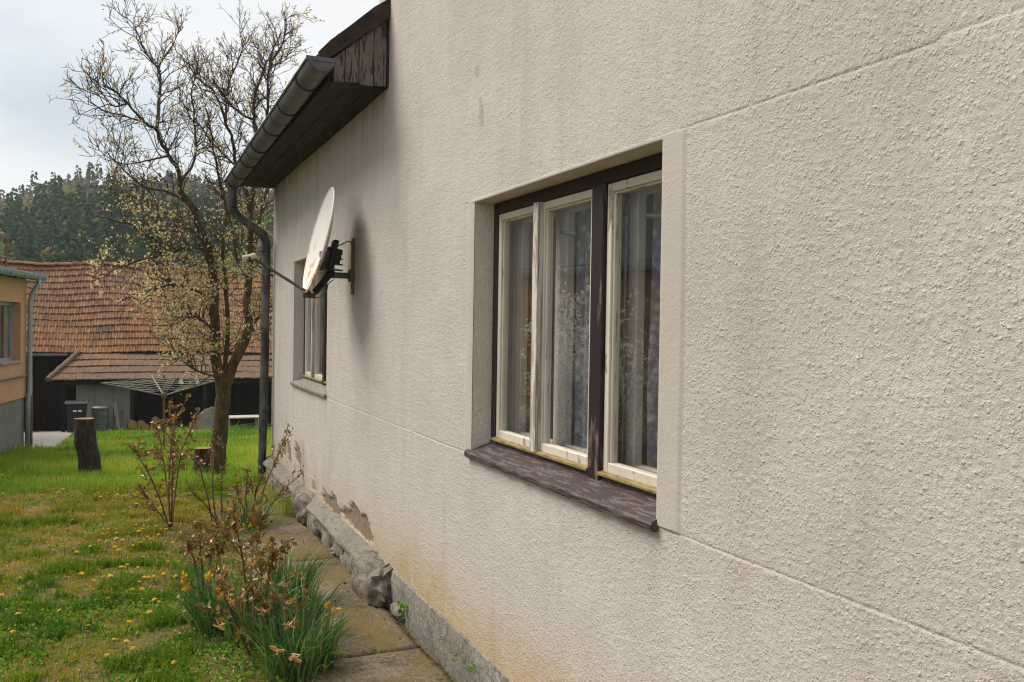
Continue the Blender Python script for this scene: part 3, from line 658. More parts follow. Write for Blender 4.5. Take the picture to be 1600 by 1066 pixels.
gutter.data.polygons.foreach_set('use_smooth', [True] * len(gutter.data.polygons))
md = gutter.modifiers.new('edges', 'EDGE_SPLIT'); md.split_angle = rad(40)
for yy in (5.78, 6.50, 7.22, 7.95, 8.7, 9.4, 9.95):
    q = MB(); rr_ = GR + 0.006
    pa = [(GX + rr_ * math.cos(math.pi * 0.96 + math.pi * 1.06 * k / 12), yy, fall(yy) + rr_ * math.sin(math.pi * 0.96 + math.pi * 1.06 * k / 12)) for k in range(13)]
    q.tube(pa + [(1.135, yy, fall(yy) + 0.05)], 0.0055, 6); q.build('gutter_band', MT['band'], gutter)
for yy in (6.85, 8.3):
    q = MB(); rr_ = GR + 0.003
    q.tube([(GX + rr_ * math.cos(math.pi + math.pi * k / 12), yy, fall(yy) + rr_ * math.sin(math.pi + math.pi * k / 12)) for k in range(13)], 0.005, 6); q.build('gutter_seam', MT['gutter'], gutter)
DY = 10.08
dp = MB()
pts = [(1.055, DY, 3.14), (1.058, DY, 3.06), (1.062, DY, 2.93), (1.085, DY, 2.865), (1.13, DY, 2.82), (1.33, DY, 2.69), (1.385, DY, 2.65), (1.412, DY, 2.59), (1.418, DY, 2.50), (1.42, DY + .005, 2.2), (1.412, DY, 1.75), (1.414, DY, 1.3), (1.405, DY, 0.8), (1.40, DY, 0.4), (1.395, DY, -0.06)]
dp.tube(pts, [0.052, 0.05, 0.047, 0.047, 0.047, 0.046, 0.047, 0.047, 0.046, 0.046, 0.046, 0.046, 0.045, 0.044, 0.044], 12)
for z in (2.46, 1.62, 0.72): dp.lathe((1.412, DY, z), [(0.046, 0), (0.053, 0.004), (0.053, 0.05), (0.046, 0.055)], 12)
pipe = dp.build('downpipe', MT['pipe'], house); pipe.data.polygons.foreach_set('use_smooth', [True] * len(pipe.data.polygons))
md = pipe.modifiers.new('edges', 'EDGE_SPLIT'); md.split_angle = rad(50)
for z in (2.2, 1.08, 0.55):
    q = MB(); q.lathe((1.412, DY, z), [(0.045, 0), (0.055, 0.0), (0.055, 0.02), (0.045, 0.02)], 12); q.tube([(1.45, DY, z + .01), (1.515, DY - .02, z + .01)], 0.008, 6); q.build('pipe_clamp', MT['metal'], pipe)

# ------------------------------------------------------------------ plinth: rubble stones under a sloping ledge, then a rendered foot
pl = MB()
n = 46; prof = [(1.502, 0.225), (1.470, 0.205), (1.425, 0.165), (1.415, 0.13), (1.445, 0.10), (1.46, -0.06), (1.56, -0.06), (1.56, 0.225)]
def strip(mb, y0, y1, n, prof, amp, seed):
    ys = np.linspace(y0, y1, n); k = len(prof); v = []; f = []
    for y in ys:
        for q, (x, z) in enumerate(prof):
            d = amp * float(fbm(np.array([y * 2.6 + q * 3.1]), np.array([z * 9 + q]), seed, 4)[0] - 0.5) if q < k - 2 else 0
            v.append((x + d, y, z + d * 0.7))
    for a in range(n - 1):
        for q in range(k): f.append((a * k + q, a * k + (q + 1) % k, (a + 1) * k + (q + 1) % k, (a + 1) * k + q))
    f += [tuple(range(k - 1, -1, -1)), tuple(range((n - 1) * k, n * k))]
    mb.add(v, [tuple(reversed(q)) for q in f])
strip(pl, 5.22, YF - 0.02, 90, prof, 0.045, 3)
ledge = pl.build('plinth', MT['mortar'], house, smooth=False)
pl2 = MB(); strip(pl2, YB, 5.24, 110, [(1.503, 0.215), (1.492, 0.205), (1.484, 0.16), (1.480, 0.05), (1.487, -0.10), (1.56, -0.10), (1.56, 0.215)], 0.012, 8)
pl2.build('plinth_foot', MT['plinth'], house)
pl3 = MB(); strip(pl3, 5.3, YF - 0.03, 80, [(1.500, 0.235), (1.455, 0.212), (1.402, 0.165), (1.398, 0.145), (1.47, 0.14), (1.50, 0.14)], 0.022, 12)
pl3.build('plinth_ledge', MT['plinth'], house)
def rock(y, z, ry, rz, rx, seed, x0=1.452, rot=0.0):
    if seed > 1: x0 += .010; rx *= .82
    bm = bmesh.new(); bmesh.ops.create_cube(bm, size=2.0); bmesh.ops.subdivide_edges(bm, edges=bm.edges[:], cuts=11, use_grid_fill=True)
    rg = random.Random(seed); off = rg.uniform(0, 50); me = bpy.data.meshes.new('stone')
    for v in bm.verts:
        c = v.co.copy(); l = c.length; sp = c.normalized()
        c = c.lerp(sp * 1.12, 0.62)
        P_ = np.array([c.x * 1.4 + off]); Q_ = np.array([c.y * 1.3 + c.z * 1.7 + off])
        d = float(fbm(P_, Q_, seed, 4)[0] - 0.5) + 0.55 * float(fbm(P_ * 3, Q_ * 3, seed + 5, 3)[0] - 0.5) + 0.10 * float(fbm(P_ * 9, Q_ * 8, seed + 9, 3)[0] - 0.5)
        c = c * (1 + 0.42 * d)
        y_, z_ = c.y * ry, c.z * rz
        y_, z_ = y_ * math.cos(rot) - z_ * math.sin(rot), y_ * math.sin(rot) + z_ * math.cos(rot)
        v.co = Vector((x0 + c.x * rx, y + y_, z + z_)) - ORG['house']
    bm.to_mesh(me); bm.free(); me.materials.append(MT['stone']); me.polygons.foreach_set('use_smooth', [True] * len(me.polygons))
    m = link('stone', me, ledge); m.modifiers.new('edges', 'EDGE_SPLIT').split_angle = rad(70)
for q in [(5.48, 0.095, 0.30, 0.125, 0.115, 1, 1.452, 0.06), (6.02, 0.055, 0.22, 0.085, 0.062, 2), (6.42, 0.075, 0.20, 0.075, 0.055, 3, 1.455), (6.80, 0.04, 0.19, 0.09, 0.065, 4), (7.12, 0.10, 0.16, 0.06, 0.05, 5),
          (7.32, 0.06, 0.17, 0.10, 0.08, 6), (7.72, 0.10, 0.24, 0.125, 0.12, 7, 1.45), (8.20, 0.06, 0.22, 0.09, 0.06, 8), (8.66, 0.05, 0.22, 0.09, 0.07, 9), (9.15, 0.06, 0.25, 0.10, 0.07, 10), (9.66, 0.05, 0.24, 0.11, 0.075, 11),
          (6.2, 0.02, 0.12, 0.04, 0.06, 12), (5.02, 0.02, 0.1, 0.03, 0.035, 13, 1.47), (6.62, 0.005, 0.10, 0.035, 0.06, 14)]: rock(*q)

# ------------------------------------------------------------------ windows
def make_window(w, weathered):
    a, b, c, d = w; x = XF
    fr = MB()                                     # dark outer frame with its near and far posts, head, foot and mullion
    def bar(mb, x0, x1, y0, y1, z0, z1): mb.box((x0, y0, z0), (x1, y1, z1))
    mu0, mu1 = a + (b - a) * 0.322, a + (b - a) * 0.376
    bar(fr, x - .012, x + .07, b - 0.058, b - .001, c + .02, d - .001); bar(fr, x - .012, x + .07, a + .001, a + .06, c + .02, d - .001)
    bar(fr, x - .012, x + .069, a + .06, b - .058, d - .052, d - .001); bar(fr, x - .012, x + .069, a + .06, b - .058, c + .02, c + .062)
    bar(fr, x - .026, x + .068, mu0, mu1, c + .0215, d - .053)
    win = fr.build('window', MT['frame'], house, bevel=0.004, seg=2)
    bt = MB(); bs0 = a + (b - a) * 0.656; bt.box((x - .036, bs0, c + .066), (x - .004, bs0 + .052, d - .056)); bt.build('cover_strip', MT['batten'], win, bevel=0.004, seg=2)
    spans = [(a + .064, mu0 - .004), (mu1 + .004, bs0 + .022), (bs0 + .030, b - .062)]
    for k, (y0, y1) in enumerate(spans):
        z0, z1 = c + .068, d - .056; st = 0.031
        s_ = MB()
        bar(s_, x - .010, x + .03, y0, y0 + st, z0, z1); bar(s_, x - .010, x + .03, y1 - st, y1, z0, z1)
        bar(s_, x - .0095, x + .0295, y0 + st, y1 - st, z1 - st, z1); bar(s_, x - .0095, x + .0295, y0 + st, y1 - st, z0, z0 + st + .008)
        # inner glazing step
        for q in ((y0 + st, y0 + st + .008, z0 + st, z1 - st), (y1 - st - .008, y1 - st, z0 + st, z1 - st), (y0 + st + .008, y1 - st - .008, z1 - st - .008, z1 - st)): bar(s_, x - .001, x + .0285, *q)
        s_.build('sash', MT['sash'], win, bevel=0.0025)
        dr = MB(); dr.prism([(x - .034, z0 - .009), (x - .033, z0 + .002), (x - .0105, z0 + .008), (x - .0105, z0 - .009)], lambda u, v_, w_: (u, w_, v_), y0 - .004, y1 + .004)
        dr.build('drip_rail', MT['drip'], win, bevel=0.002)
        gl = MB(); gl.add([(x + .012, y0 + st - .004, z0 + st), (x + .012, y1 - st + .004, z0 + st), (x + .012, y1 - st + .004, z1 - st + .002), (x + .012, y0 + st - .004, z1 - st + .002)], [(0, 3, 2, 1)])
        gl.build('pane', MT['glass'], win)
    # inner casements of the double window, white and narrow
    xi = x + .085; ins = MB()
    for (y0, y1) in spans:
        bar(ins, xi, xi + .035, y0 - .005, y0 + .048, c + .05, d - .05); bar(ins, xi, xi + .035, y1 - .056, y1 + .005, c + .05, d - .05)
        bar(ins, xi, xi + .034, y0 + .048, y1 - .056, d - .095, d - .05); bar(ins, xi, xi + .034, y0 + .048, y1 - .056, c + .05, c + .10)
    bar(ins, x + .07, xi, a, b, c + .02, c + .05)
    ins.build('inner_sash', MT['white_in'], win, bevel=0.003)
    for y in (mu1 + .30, mu0 - .27):
        hd = MB(); hd.tube([(xi - .015, y, d - .20), (xi - .03, y + .03, d - .195), (xi - .03, y + .11, d - .18)], 0.009, 6)
        hd.build('window_catch', MT['metal'], win)
    sl = MB(); n_ = 30; v = []; f = []
    sp = [(x - .012, c + .058), (x - .016, c + .040), (x - .125, c + .004), (x - .131, c - .006), (x - .129, c - .026), (x - .115, c - .030), (x - .02, c - .010), (x - .012, c + .0)]
    for q in range(n_ + 1):
        y = a - .008 + (b - a + .045) * q / n_
        j = 0.0012 * math.sin(q * 1.7) + 0.001 * math.sin(q * 4.1)
        for u, (px, pz) in enumerate(sp): v.append((px + (j * 0.6 if 2 <= u <= 5 else 0), y, pz + (j if 2 <= u <= 5 else 0)))
    m = len(sp)
    for q in range(n_):
        for u in range(m): f.append((q * m + u, (q + 1) * m + u, (q + 1) * m + (u + 1) % m, q * m + (u + 1) % m))
    f += [tuple(range(m)), tuple(range((n_ + 1) * m - 1, n_ * m - 1, -1))]
    sl.add(v, f); sl.build('window_sill', MT['sill_grey'] if weathered else MT['sill'], win, bevel=0.002)
    return spans, xi
for k, w in enumerate(WIN):
    spans, xi = make_window(w, k == 1)
    a, b, c, d = w
    def folds(name, mat, x, y0, y1, z0, z1, amp, fr, label, tops=None):
        ny, nz = 60, 14; ys = np.linspace(y0, y1, ny); zs = np.linspace(z0, z1, nz); Y, Z = np.meshgrid(ys, zs)
        t = (Z - z0) / (z1 - z0); X = x + amp * np.sin(Y * fr + 1.2 * np.sin(Y * 9)) * (0.5 + 0.5 * (1 - t)) + 0.02 * (fbm(Y * 4, Z * 2, 5, 2) - 0.5)
        Y = Y + (0.06 * (1 - t) * (y1 - y0) * np.sign(0.5 * (y0 + y1) - Y) * 0.3)
        i = np.arange(ny * nz).reshape(nz, ny); Q = np.stack([i[:-1, :-1], i[:-1, 1:], i[1:, 1:], i[1:, :-1]], -1).reshape(-1, 4)
        o = link(name, npmesh(name, np.stack([X, Y, Z], -1).reshape(-1, 3) - np.array([x, y0, z0]), Q, MT[mat], smooth=True), None, (x, y0, z0)); tag(o, label, 'curtain')
    if k == 0:
        folds('lace_curtain', 'lace', xi + .065, a + .24, a + .46, c + .03, d - .02, 0.022, 70, 'bluish lace curtain behind the nearest pane of the near window')
        folds('lace_curtain', 'lace', xi + .065, a + .85, a + 1.04, c + .03, d - .02, 0.018, 75, 'lace curtain strip behind the middle pane of the near window')
        folds('lace_curtain', 'lace', xi + .065, a + .60, a + .75, c + .03, d - .02, 0.018, 80, 'narrow lace curtain beside the inner white post in the nearest pane')
        folds('brown_curtain', 'drape', xi + .075, a + 1.38, a + 1.95, c - .1, d, 0.03, 45, 'brown curtain behind the far left pane of the near window')
    else:
        folds('lace_curtain', 'lace', xi + .10, a + .3, b - .2, c + .03, d - .02, 0.02, 60, 'lace curtain behind the far window under the satellite dish')
# ================================================================== apricot house at the left
OC = Vector((-1.93, 21.8)); OD = Vector((-0.174, -0.985)).normalized(); ON = Vector((0.985, -0.174)).normalized()     # far corner, run towards us, outward normal
oh = thing('apricot_house', (OC.x, OC.y, -1.1), 'flat roofed apricot rendered house with grey base and zinc gutter', 'house')
def ow_(t, out, z): return Vector((OC.x + OD.x * t + ON.x * out, OC.y + OD.y * t + ON.y * out, z))
def obox(mb, t0, t1, o0, o1, z0, z1):
    v = [ow_(t, o, z) for z in (z0, z1) for t, o in ((t0, o0), (t1, o0), (t1, o1), (t0, o1))]
    mb.add(v, [(0, 1, 2, 3), (7, 6, 5, 4), (4, 5, 1, 0), (5, 6, 2, 1), (6, 7, 3, 2), (7, 4, 0, 3)])
TL = 11.0
WT0, WT1, WZ0, WZ1 = 0.42, 1.75, 0.80, 2.02
w = MB(); gaps = [(WT0, WT1), (4.2, 5.6), (7.6, 9.0)]
prev = 0
for g0_, g1_ in gaps + [(TL, TL)]:
    obox(w, prev, g0_, -0.3, 0, 0.0, 2.52); prev = g1_
for g0_, g1_ in gaps: obox(w, g0_, g1_, -0.3, 0, 0.0, WZ0); obox(w, g0_, g1_, -0.3, 0, WZ1, 2.52)
obox(w, 0, TL, -6.5, -0.301, 0.0, 2.52)
w.build('wall', MT['orange'], oh)
bs = MB(); obox(bs, 0.02, TL - .02, -6.5, -0.035, -2.2, 0.0); bs.build('base', MT['base'], oh)
for i, (g0_, g1_) in enumerate(gaps):
    f = MB(); o0, o1 = -0.20, -0.15
    obox(f, g0_, g0_ + .07, o0, o1, WZ0, WZ1); obox(f, g1_ - .07, g1_, o0, o1, WZ0, WZ1); obox(f, g0_ + .07, g1_ - .07, o0, o1, WZ0, WZ0 + .07); obox(f, g0_ + .07, g1_ - .07, o0, o1, WZ1 - .07, WZ1)
    wf = f.build('window', MT['zinc'], oh)
    p = MB(); obox(p, g0_ + .07, g1_ - .07, -0.185, -0.18, WZ0 + .07, WZ1 - .07); p.build('pane', MT['glass'], wf)
    q = MB(); obox(q, g0_ + .07, g0_ + .38, -0.215, -0.208, WZ0 + .07, WZ1 - .07); q.build('blind', MT['offwhite'], wf)
    q = MB(); obox(q, g0_ + .40, g1_ - .07, -0.298, -0.285, WZ0 + .07, WZ1 - .07); q.build('dark_interior', MT['dark'], wf)
    sl = MB(); obox(sl, g0_ - .06, g1_ + .06, -0.15, 0.05, WZ0 - .035, WZ0 - .005); sl.build('window_sill', MT['zinc'], wf)
rf = MB(); obox(rf, -0.25, TL + .2, -6.6, 0.16, 2.54, 2.68); rf.build('roof', MT['roof'], oh, bevel=0.01)
gt = MB(); na = 10
for t0, t1 in ((-0.34, TL + .2),):
    v = []
    for t in (t0, t1):
        for k in range(na + 1):
            a = math.pi + math.pi * k / na; v.append(ow_(t, 0.24 + 0.085 * math.cos(a), 2.60 + 0.085 * math.sin(a)))
    m = na + 1
    gt.add(v, [(k, k + 1, m + k + 1, m + k) for k in range(na)] + [tuple(range(m)), tuple(range(2 * m - 1, m - 1, -1))])
    obox(gt, t0, t1, 0.15, 0.330, 2.605, 2.64)
for t in (0.3, 1.2, 2.1): obox(gt, t, t + .03, 0.15, 0.335, 2.5, 2.60)
gt.build('gutter', MT['zinc'], oh)
dpx = MB(); dpx.tube([ow_(.02, .24, 2.55), ow_(.02, .235, 2.42), ow_(.06, .12, 2.22), ow_(.06, .085, 2.05), ow_(.06, .085, 0.1), ow_(.08, .06, -.05), ow_(.08, .05, -1.2)], 0.05, 10)
dpx.build('downpipe', MT['zinc'], oh, smooth=True)
rp = MB(); rp.tube([ow_(-.03, .10, .45), ow_(-.03, .10, -1.3)], 0.028, 6); rp.build('conduit', MT['rust'], oh)
lp = MB(); lp.tube([ow_(.05, .06, .465), ow_(TL, .06, .47)], 0.022, 6); lp.build('wall_pipe', MT['rust'], oh)
gp = MB(); gp.tube([ow_(.15, .12, -1.12), ow_(.6, .25, -1.10), ow_(3, .3, -.95)], 0.035, 6); gp.build('ground_pipe', MT['rust'], oh)
# roof terrace railing
rl = thing('roof_railing', ow_(1.2, -.25, 2.68), 'thin rusty metal railing with crossed bars on the flat roof', 'railing')
for t in (0.55, 2.2, 3.9, 5.6): q = MB(); q.tube([ow_(t, -.25, 2.66), ow_(t, -.25, 3.42)], 0.025, 6); q.build('post', MT['rust'], rl)
for z in (2.95, 3.18, 3.40, 3.36): q = MB(); q.tube([ow_(0.5, -.25, z), ow_(5.7, -.25, z + (.03 if z > 3.37 else 0))], 0.013, 5); q.build('rail', MT['rail'], rl)
for k in range(9): q = MB(); q.tube([ow_(0.75 + k * .55, -.25, 2.70 + (k % 2) * .1), ow_(1.15 + k * .5, -.25, 3.36)], 0.010, 4); q.build('brace', MT['rail'], rl)

# grey upper house and roof standing on the open side (what the panes mirror)
nh = thing('grey_house', (-12, 23, -1), 'grey two storey house with brown hipped roof beyond the garden', 'house')
q = MB(); q.box((-17, 13.0, -2.2), (-7.5, 34, 7.6)); q.build('wall', MT['greyhouse'], nh)
q = MB(); q.add([(-17.6, 12.4, 7.6), (-6.9, 12.4, 7.6), (-6.9, 34.6, 7.6), (-17.6, 34.6, 7.6), (-12.2, 16, 11.6), (-12.2, 31, 11.6)], [(0, 1, 4), (1, 2, 5, 4), (2, 3, 5), (3, 0, 4, 5), (3, 2, 1, 0)]); q.build('roof', MT['roof'], nh)
for y in (14.6, 18.2, 21.8, 25.4, 29.0):
    for z in (0.8, 4.4):
        q = MB(); q.box((-7.52, y, z), (-7.44, y + 1.3, z + 1.4)); wf = q.build('window', MT['white_in'], nh); q = MB(); q.box((-7.45, y + .09, z + .09), (-7.43, y + 1.21, z + 1.31)); q.build('pane', MT['dark'], wf)

# ================================================================== barn with two tiled roofs
BY = 36.0; EZ2 = 0.46; RY = 39.75; RZ = 3.86; BX0, BX1 = -7.6, 9.6
barn = thing('barn', (0.0, BY, -2.3), 'long low barn with sagging red tile roof and dark board walls', 'barn')
BG = -2.35
wall = MB(); r = random.Random(5); x = BX0 + .3
wall.box((BX0 + .3, BY + .75, BG - .6), (BX1 - .3, BY + 8.2, EZ2 + .12)); wall.build('wall', MT['barnwood'], barn)
pb = MB(); n_ = 0
while x < BX1 - .5:
    wd = r.uniform(.14, .24); yo = r.uniform(0, .03)
    q = MB(); q.box((x, BY + .70 - yo, BG - .5), (x + wd - .012, BY + .748, EZ2 + .02 + r.uniform(0, .05))); q.build('board', MT['barnwood'], barn); x += wd
gab = MB()
for xx in (BX0 + .32, BX1 - .35): gab.add([(xx, BY + .4, EZ2), (xx, BY + 7.2, EZ2), (xx, RY, RZ - .12)], [(0, 1, 2)])
gab.build('gable', MT['barnwood'], barn)
def sag(x, t): return (0.25 + 0.75 * min(1, t * 3)) * (0.055 * math.sin(x * 0.75 + t * 2.2) + 0.04 * math.sin(x * 1.9 + 1 + t * 3)) - 0.09 * t * math.sin((x - BX0) / (BX1 - BX0) * math.pi) 
# one interlocking tile: two ribs, a thick lower lip
TWD = 0.205
def tile_mesh(name, mat, length, w=TWD):
    prof = [(0.0, 0.012), (0.10, 0.034), (0.24, 0.034), (0.34, 0.010), (0.60, 0.008), (0.70, 0.030), (0.84, 0.030), (0.94, 0.006), (1.01, 0.006)]
    m = MB(); n = len(prof)
    up = [(u * w, 0, h + 0.048) for u, h in prof]; tp = [(u * w, length + .05, h + 0.004) for u, h in prof]; dn = [(u * w, 0.004, h - 0.004) for u, h in prof]
    m.add(up + tp + dn, [(i, i + 1, n + i + 1, n + i) for i in range(n - 1)] + [(2 * n + i, 2 * n + i + 1, i + 1, i) for i in range(n - 1)])
    return m
def flat_tile(name, mat, length, w=TWD):
    prof = [(0.0, 0.010), (0.12, 0.020), (0.2, 0.008), (0.45, 0.006), (0.5, 0.016), (0.55, 0.006), (0.8, 0.006), (0.9, 0.018), (1.0, 0.010)]
    m = MB(); n = len(prof)
    up = [(u * w, 0, h + 0.040) for u, h in prof]; tp = [(u * w, length + .05, h) for u, h in prof]; dn = [(u * w, 0.004, h - 0.004) for u, h in prof]
    m.add(up + tp + dn, [(i, i + 1, n + i + 1, n + i) for i in range(n - 1)] + [(2 * n + i, 2 * n + i + 1, i + 1, i) for i in range(n - 1)])
    return m
jobs = []      # (weight, tile kind, matrix)
def roof_rows(kind, x0, x1, y0, z0, y1, z1, rows, left_cut=None, amp=1.0):
    sl2 = Vector((0, y1 - y0, z1 - z0)); ln = sl2.length; d = sl2.normalized(); nrm = Vector((0, -d.z, d.y))
    step = ln / rows
    rr = random.Random(rows)
    for k in range(rows):
        t = k / rows; xa = x0 + (left_cut(t) if left_cut else 0); n = int((x1 - xa) / TWD); x = xa + (0.5 * TWD if (k % 2 and not left_cut) else 0)
        for q in range(n):
            s = sag(x, t) * amp; tw = rr.uniform(-.02, .02); lift = rr.uniform(0, .010)
            o = Vector((x, y0, z0)) + d * (k * step + rr.uniform(-.012, .012) + 0.03 * math.sin(x * .9 + k * .2) * amp) + nrm * (s + lift)
            ds = (sag(x + .1, t) - sag(x - .1, t)) / .2 * amp
            ex = Vector((1, 0, 0)) + nrm * (ds + tw); ex.normalize()
            jobs.append((o.y, kind, Matrix(((ex.x, d.x, nrm.x, o.x), (ex.y, d.y, nrm.y, o.y), (ex.z, d.z, nrm.z, o.z), (0, 0, 0, 1))), rr.random(), o.x, xa))
            x += TWD
    return step
roof_rows(0, BX0, BX1, BY, EZ2, RY, RZ, 14)
LY = 33.75; LZ = -0.40
roof_rows(1, -2.33, BX1, LY, LZ, BY - .02, EZ2 - .04, 4, lambda t: 0.78 * t + 0.03 * math.sin(t * 40), 0.3)
def seen(j):     # nearest tiles that the garden side can see
    return -2.9 < j[4] < 5.6
front = sorted([j for j in jobs if seen(j)], key=lambda j: j[0])
single = set(id(j) for j in front[:296])
tm = [tile_mesh('t', None, (RY - BY) / math.cos(math.atan2(RZ - EZ2, RY - BY)) / 14), flat_tile('t', None, math.hypot(BY - LY, EZ2 - LZ) / 4)]
tme = [tm[0].mesh('roof_tile', MT['tile']), tm[1].mesh('roof_tile', MT['tile_old'])]
mass = [MB(), MB()]; mt = [[], []]
bo = ORG['barn']
for j in jobs:
    if id(j) in single:
        o = bpy.data.objects.new('roof_tile', tme[j[1]]); COL.objects.link(o); o.parent = barn; o.matrix_local = Matrix.Translation(-bo) @ j[2]
    else:
        M4 = j[2]; mass[j[1]].add([M4 @ Vector(p) for p in tm[j[1]].v], tm[j[1]].f); mt[j[1]] += [j[3]] * len(tm[j[1]].v)
for k, nm in ((0, 'tile_s'), (1, 'tile_old_s')):
    if mass[k].v:
        o = mass[k].build('roof_tiles', MT[nm], barn); tag(o, kind='stuff'); a = o.data.attributes.new('tint', 'FLOAT', 'POINT'); a.data.foreach_set('value', np.array(mt[k], np.float32))
un = MB()      # battens and rafters underlay so no sky shows between tiles
un.add([(BX0 + .05, BY + .08, EZ2 - .10), (BX1 - .05, BY + .08, EZ2 - .10), (BX1 - .05, RY, RZ - .22), (BX0 + .05, RY, RZ - .22)], [(0, 1, 2, 3)])
un.add([(-2.2, LY + .08, LZ - .05), (BX1 - .05, LY + .08, LZ - .05), (BX1 - .05, BY + .3, EZ2 - .02), (-1.6, BY + .3, EZ2 - .02)], [(0, 1, 2, 3)])
un.add([(BX0 + .05, RY, RZ - .10), (BX1 - .05, RY, RZ - .10), (BX1 - .05, 2 * RY - BY, EZ2), (BX0 + .05, 2 * RY - BY, EZ2)], [(0, 1, 2, 3)])
un.build('roof_underlay', MT['barnwood'], barn)
rr = random.Random(9); x = BX0
rid = MB(); n = 6
v = [(u, 0.13 * math.cos(math.pi * k / n), 0.11 * math.sin(math.pi * k / n)) for u in (0, 0.36) for k in range(n + 1)]
v = [(u, y * (1.12 if u == 0 else .95), z * (1.15 if u == 0 else .95)) for u, y, z in v]
rid.add(v, [(k, k + 1, n + 2 + k, n + 1 + k) for k in range(n)] + [tuple(range(n, -1, -1))]); rme = rid.mesh('ridge_tile', MT['tile'])
while x < BX1:
    o = bpy.data.objects.new('ridge_tile', rme); COL.objects.link(o); o.parent = barn
    o.location = Vector((x, RY, RZ + .02 + sag(x, 1.0) + rr.uniform(-.012, .015))) - bo; o.rotation_euler = (rr.uniform(-.1, .1), rr.uniform(-.05, .03), rr.uniform(-.04, .04)); x += 0.335
hp = MB(); hp.tube([Vector((-2.36, LY - .01, LZ + .035)).lerp(Vector((-1.52, BY - .02, EZ2 + .03)), t / 8) + Vector((0, 0, .012 * (t % 2))) for t in range(9)], [.085] * 9, 8); hp.build('hip_tiles', MT['tile_old'], barn)
# lean-to posts, beam, plate, the boarded door and the pale panels under the lean-to
for xx in (-1.95, 0.2, 2.6, 5.0, 7.6): q = MB(); q.box((xx, LY + .12, BG - .4), (xx + .13, LY + .25, LZ - .06)); q.build('post', MT['barnwood'], barn, bevel=0.01)
q = MB(); q.box((-2.05, LY + .10, LZ - .16), (BX1 - .2, LY + .24, LZ - .061)); q.build('beam', MT['barnwood'], barn)
q = MB(); q.tube([(BX0 + .1, BY - .07, EZ2 - .07), (-1.85, BY - .07, EZ2 - .08)], 0.05, 8); q.build('gutter', MT['gutter'], barn)
for k in range(3):
    q = MB(); q.box((-1.52 + k * .60, 34.42, BG - .3), (-1.52 + k * .60 + .585, 34.47, -0.62)); q.build('wall_panel', MT['greywhite'], barn)
    q = MB(); q.box((-1.52 + k * .60, 34.425, -0.61), (-1.52 + k * .60 + .585, 34.475, -0.30)); q.build('wall_panel', MT['greywhite'], barn)
x = -2.9
for k in range(6): q = MB(); q.box((x, BY + .60, BG - .2), (x + .165, BY + .69, EZ2 - .2)); q.build('door_board', MT['barnwood'], barn); x += .175
q = MB()
for z in (-1.7, -.3): q.box((-2.9, BY + .565, z), (-1.86, BY + .599, z + .14))
q.build('door_brace', MT['barnwood'], barn)
yd = MB(); 
xs2 = np.linspace(-4.6, -1.35, 10); ys2 = np.linspace(23.0, 36.6, 24)
v = []; f = []
for j, yy in enumerate(ys2):
    for i2, xx in enumerate(xs2): v.append((xx - .02 * (yy - 23) * (1 if i2 == 9 else 0), yy, gzf(xx, yy) + .035))
for j in range(len(ys2) - 1):
    for i2 in range(len(xs2) - 1): f.append((j * 10 + i2, j * 10 + i2 + 1, (j + 1) * 10 + i2 + 1, (j + 1) * 10 + i2))
yd.add(v, f); tag(yd.build('yard_path', MT['asphalt'], None, (-3, 30, gzf(-3, 30))), 'pale trodden yard in front of the barn door', kind='structure')
# ================================================================== things in front of the barn
def gp(px, py):          # where a sight line meets the sloping garden
    d = ray(px, py); lo, hi = 2.0, 60.0
    for _ in range(60):
        t = 0.5 * (lo + hi); p = EYE + d * t
        if p.z > gzf(p.x, p.y): lo = t
        else: hi = t
    return EYE + d * lo
# wheelie bin
x0, y0 = -1.44, 33.2; zb = gzf(x0, y0)
bn = thing('wheelie_bin', (x0, y0, zb), 'charcoal wheelie bin with two pale stickers under the lean-to', 'bin')
q = MB(); q.add([(x0 - .24, y0 - .24, zb + .06), (x0 + .24, y0 - .24, zb + .06), (x0 + .24, y0 + .22, zb + .06), (x0 - .24, y0 + .22, zb + .06), (x0 - .31, y0 - .31, zb + .98), (x0 + .31, y0 - .31, zb + .98), (x0 + .31, y0 + .30, zb + .98), (x0 - .31, y0 + .30, zb + .98)],
         [(0, 3, 2, 1), (4, 5, 6, 7), (0, 1, 5, 4), (1, 2, 6, 5), (2, 3, 7, 6), (3, 0, 4, 7)]); q.build('body', MT['bin'], bn, bevel=0.03, seg=2)
q = MB(); q.prism([(-.36, 0), (.35, 0), (.35, .05), (.1, .10), (-.30, .07), (-.36, .03)], lambda u, v_, w: (x0 + w, y0 + u, zb + .985 + v_), -.35, .35); ld = q.build('lid', MT['bin'], bn, bevel=0.012)
for sx in (-1, 1):
    q = MB(); q.lathe((x0 + sx * .27 - .03, y0 + .25, zb + .10), [(.10, 0), (.10, .06)], 14, (1, 0, 0)); q.build('wheel', MT['black'], bn)
for k in range(2): q = MB(); q.box((x0 - .10 + k * .15, y0 - .300, zb + .74), (x0 + .01 + k * .15, y0 - .288, zb + .80)); q.build('sticker', MT['peg'], bn)
q = MB(); q.tube([(x0 - .25, y0 + .38, zb + 1.0), (x0 + .25, y0 + .38, zb + 1.0)], .018, 6); q.build('handle', MT['bin'], bn)
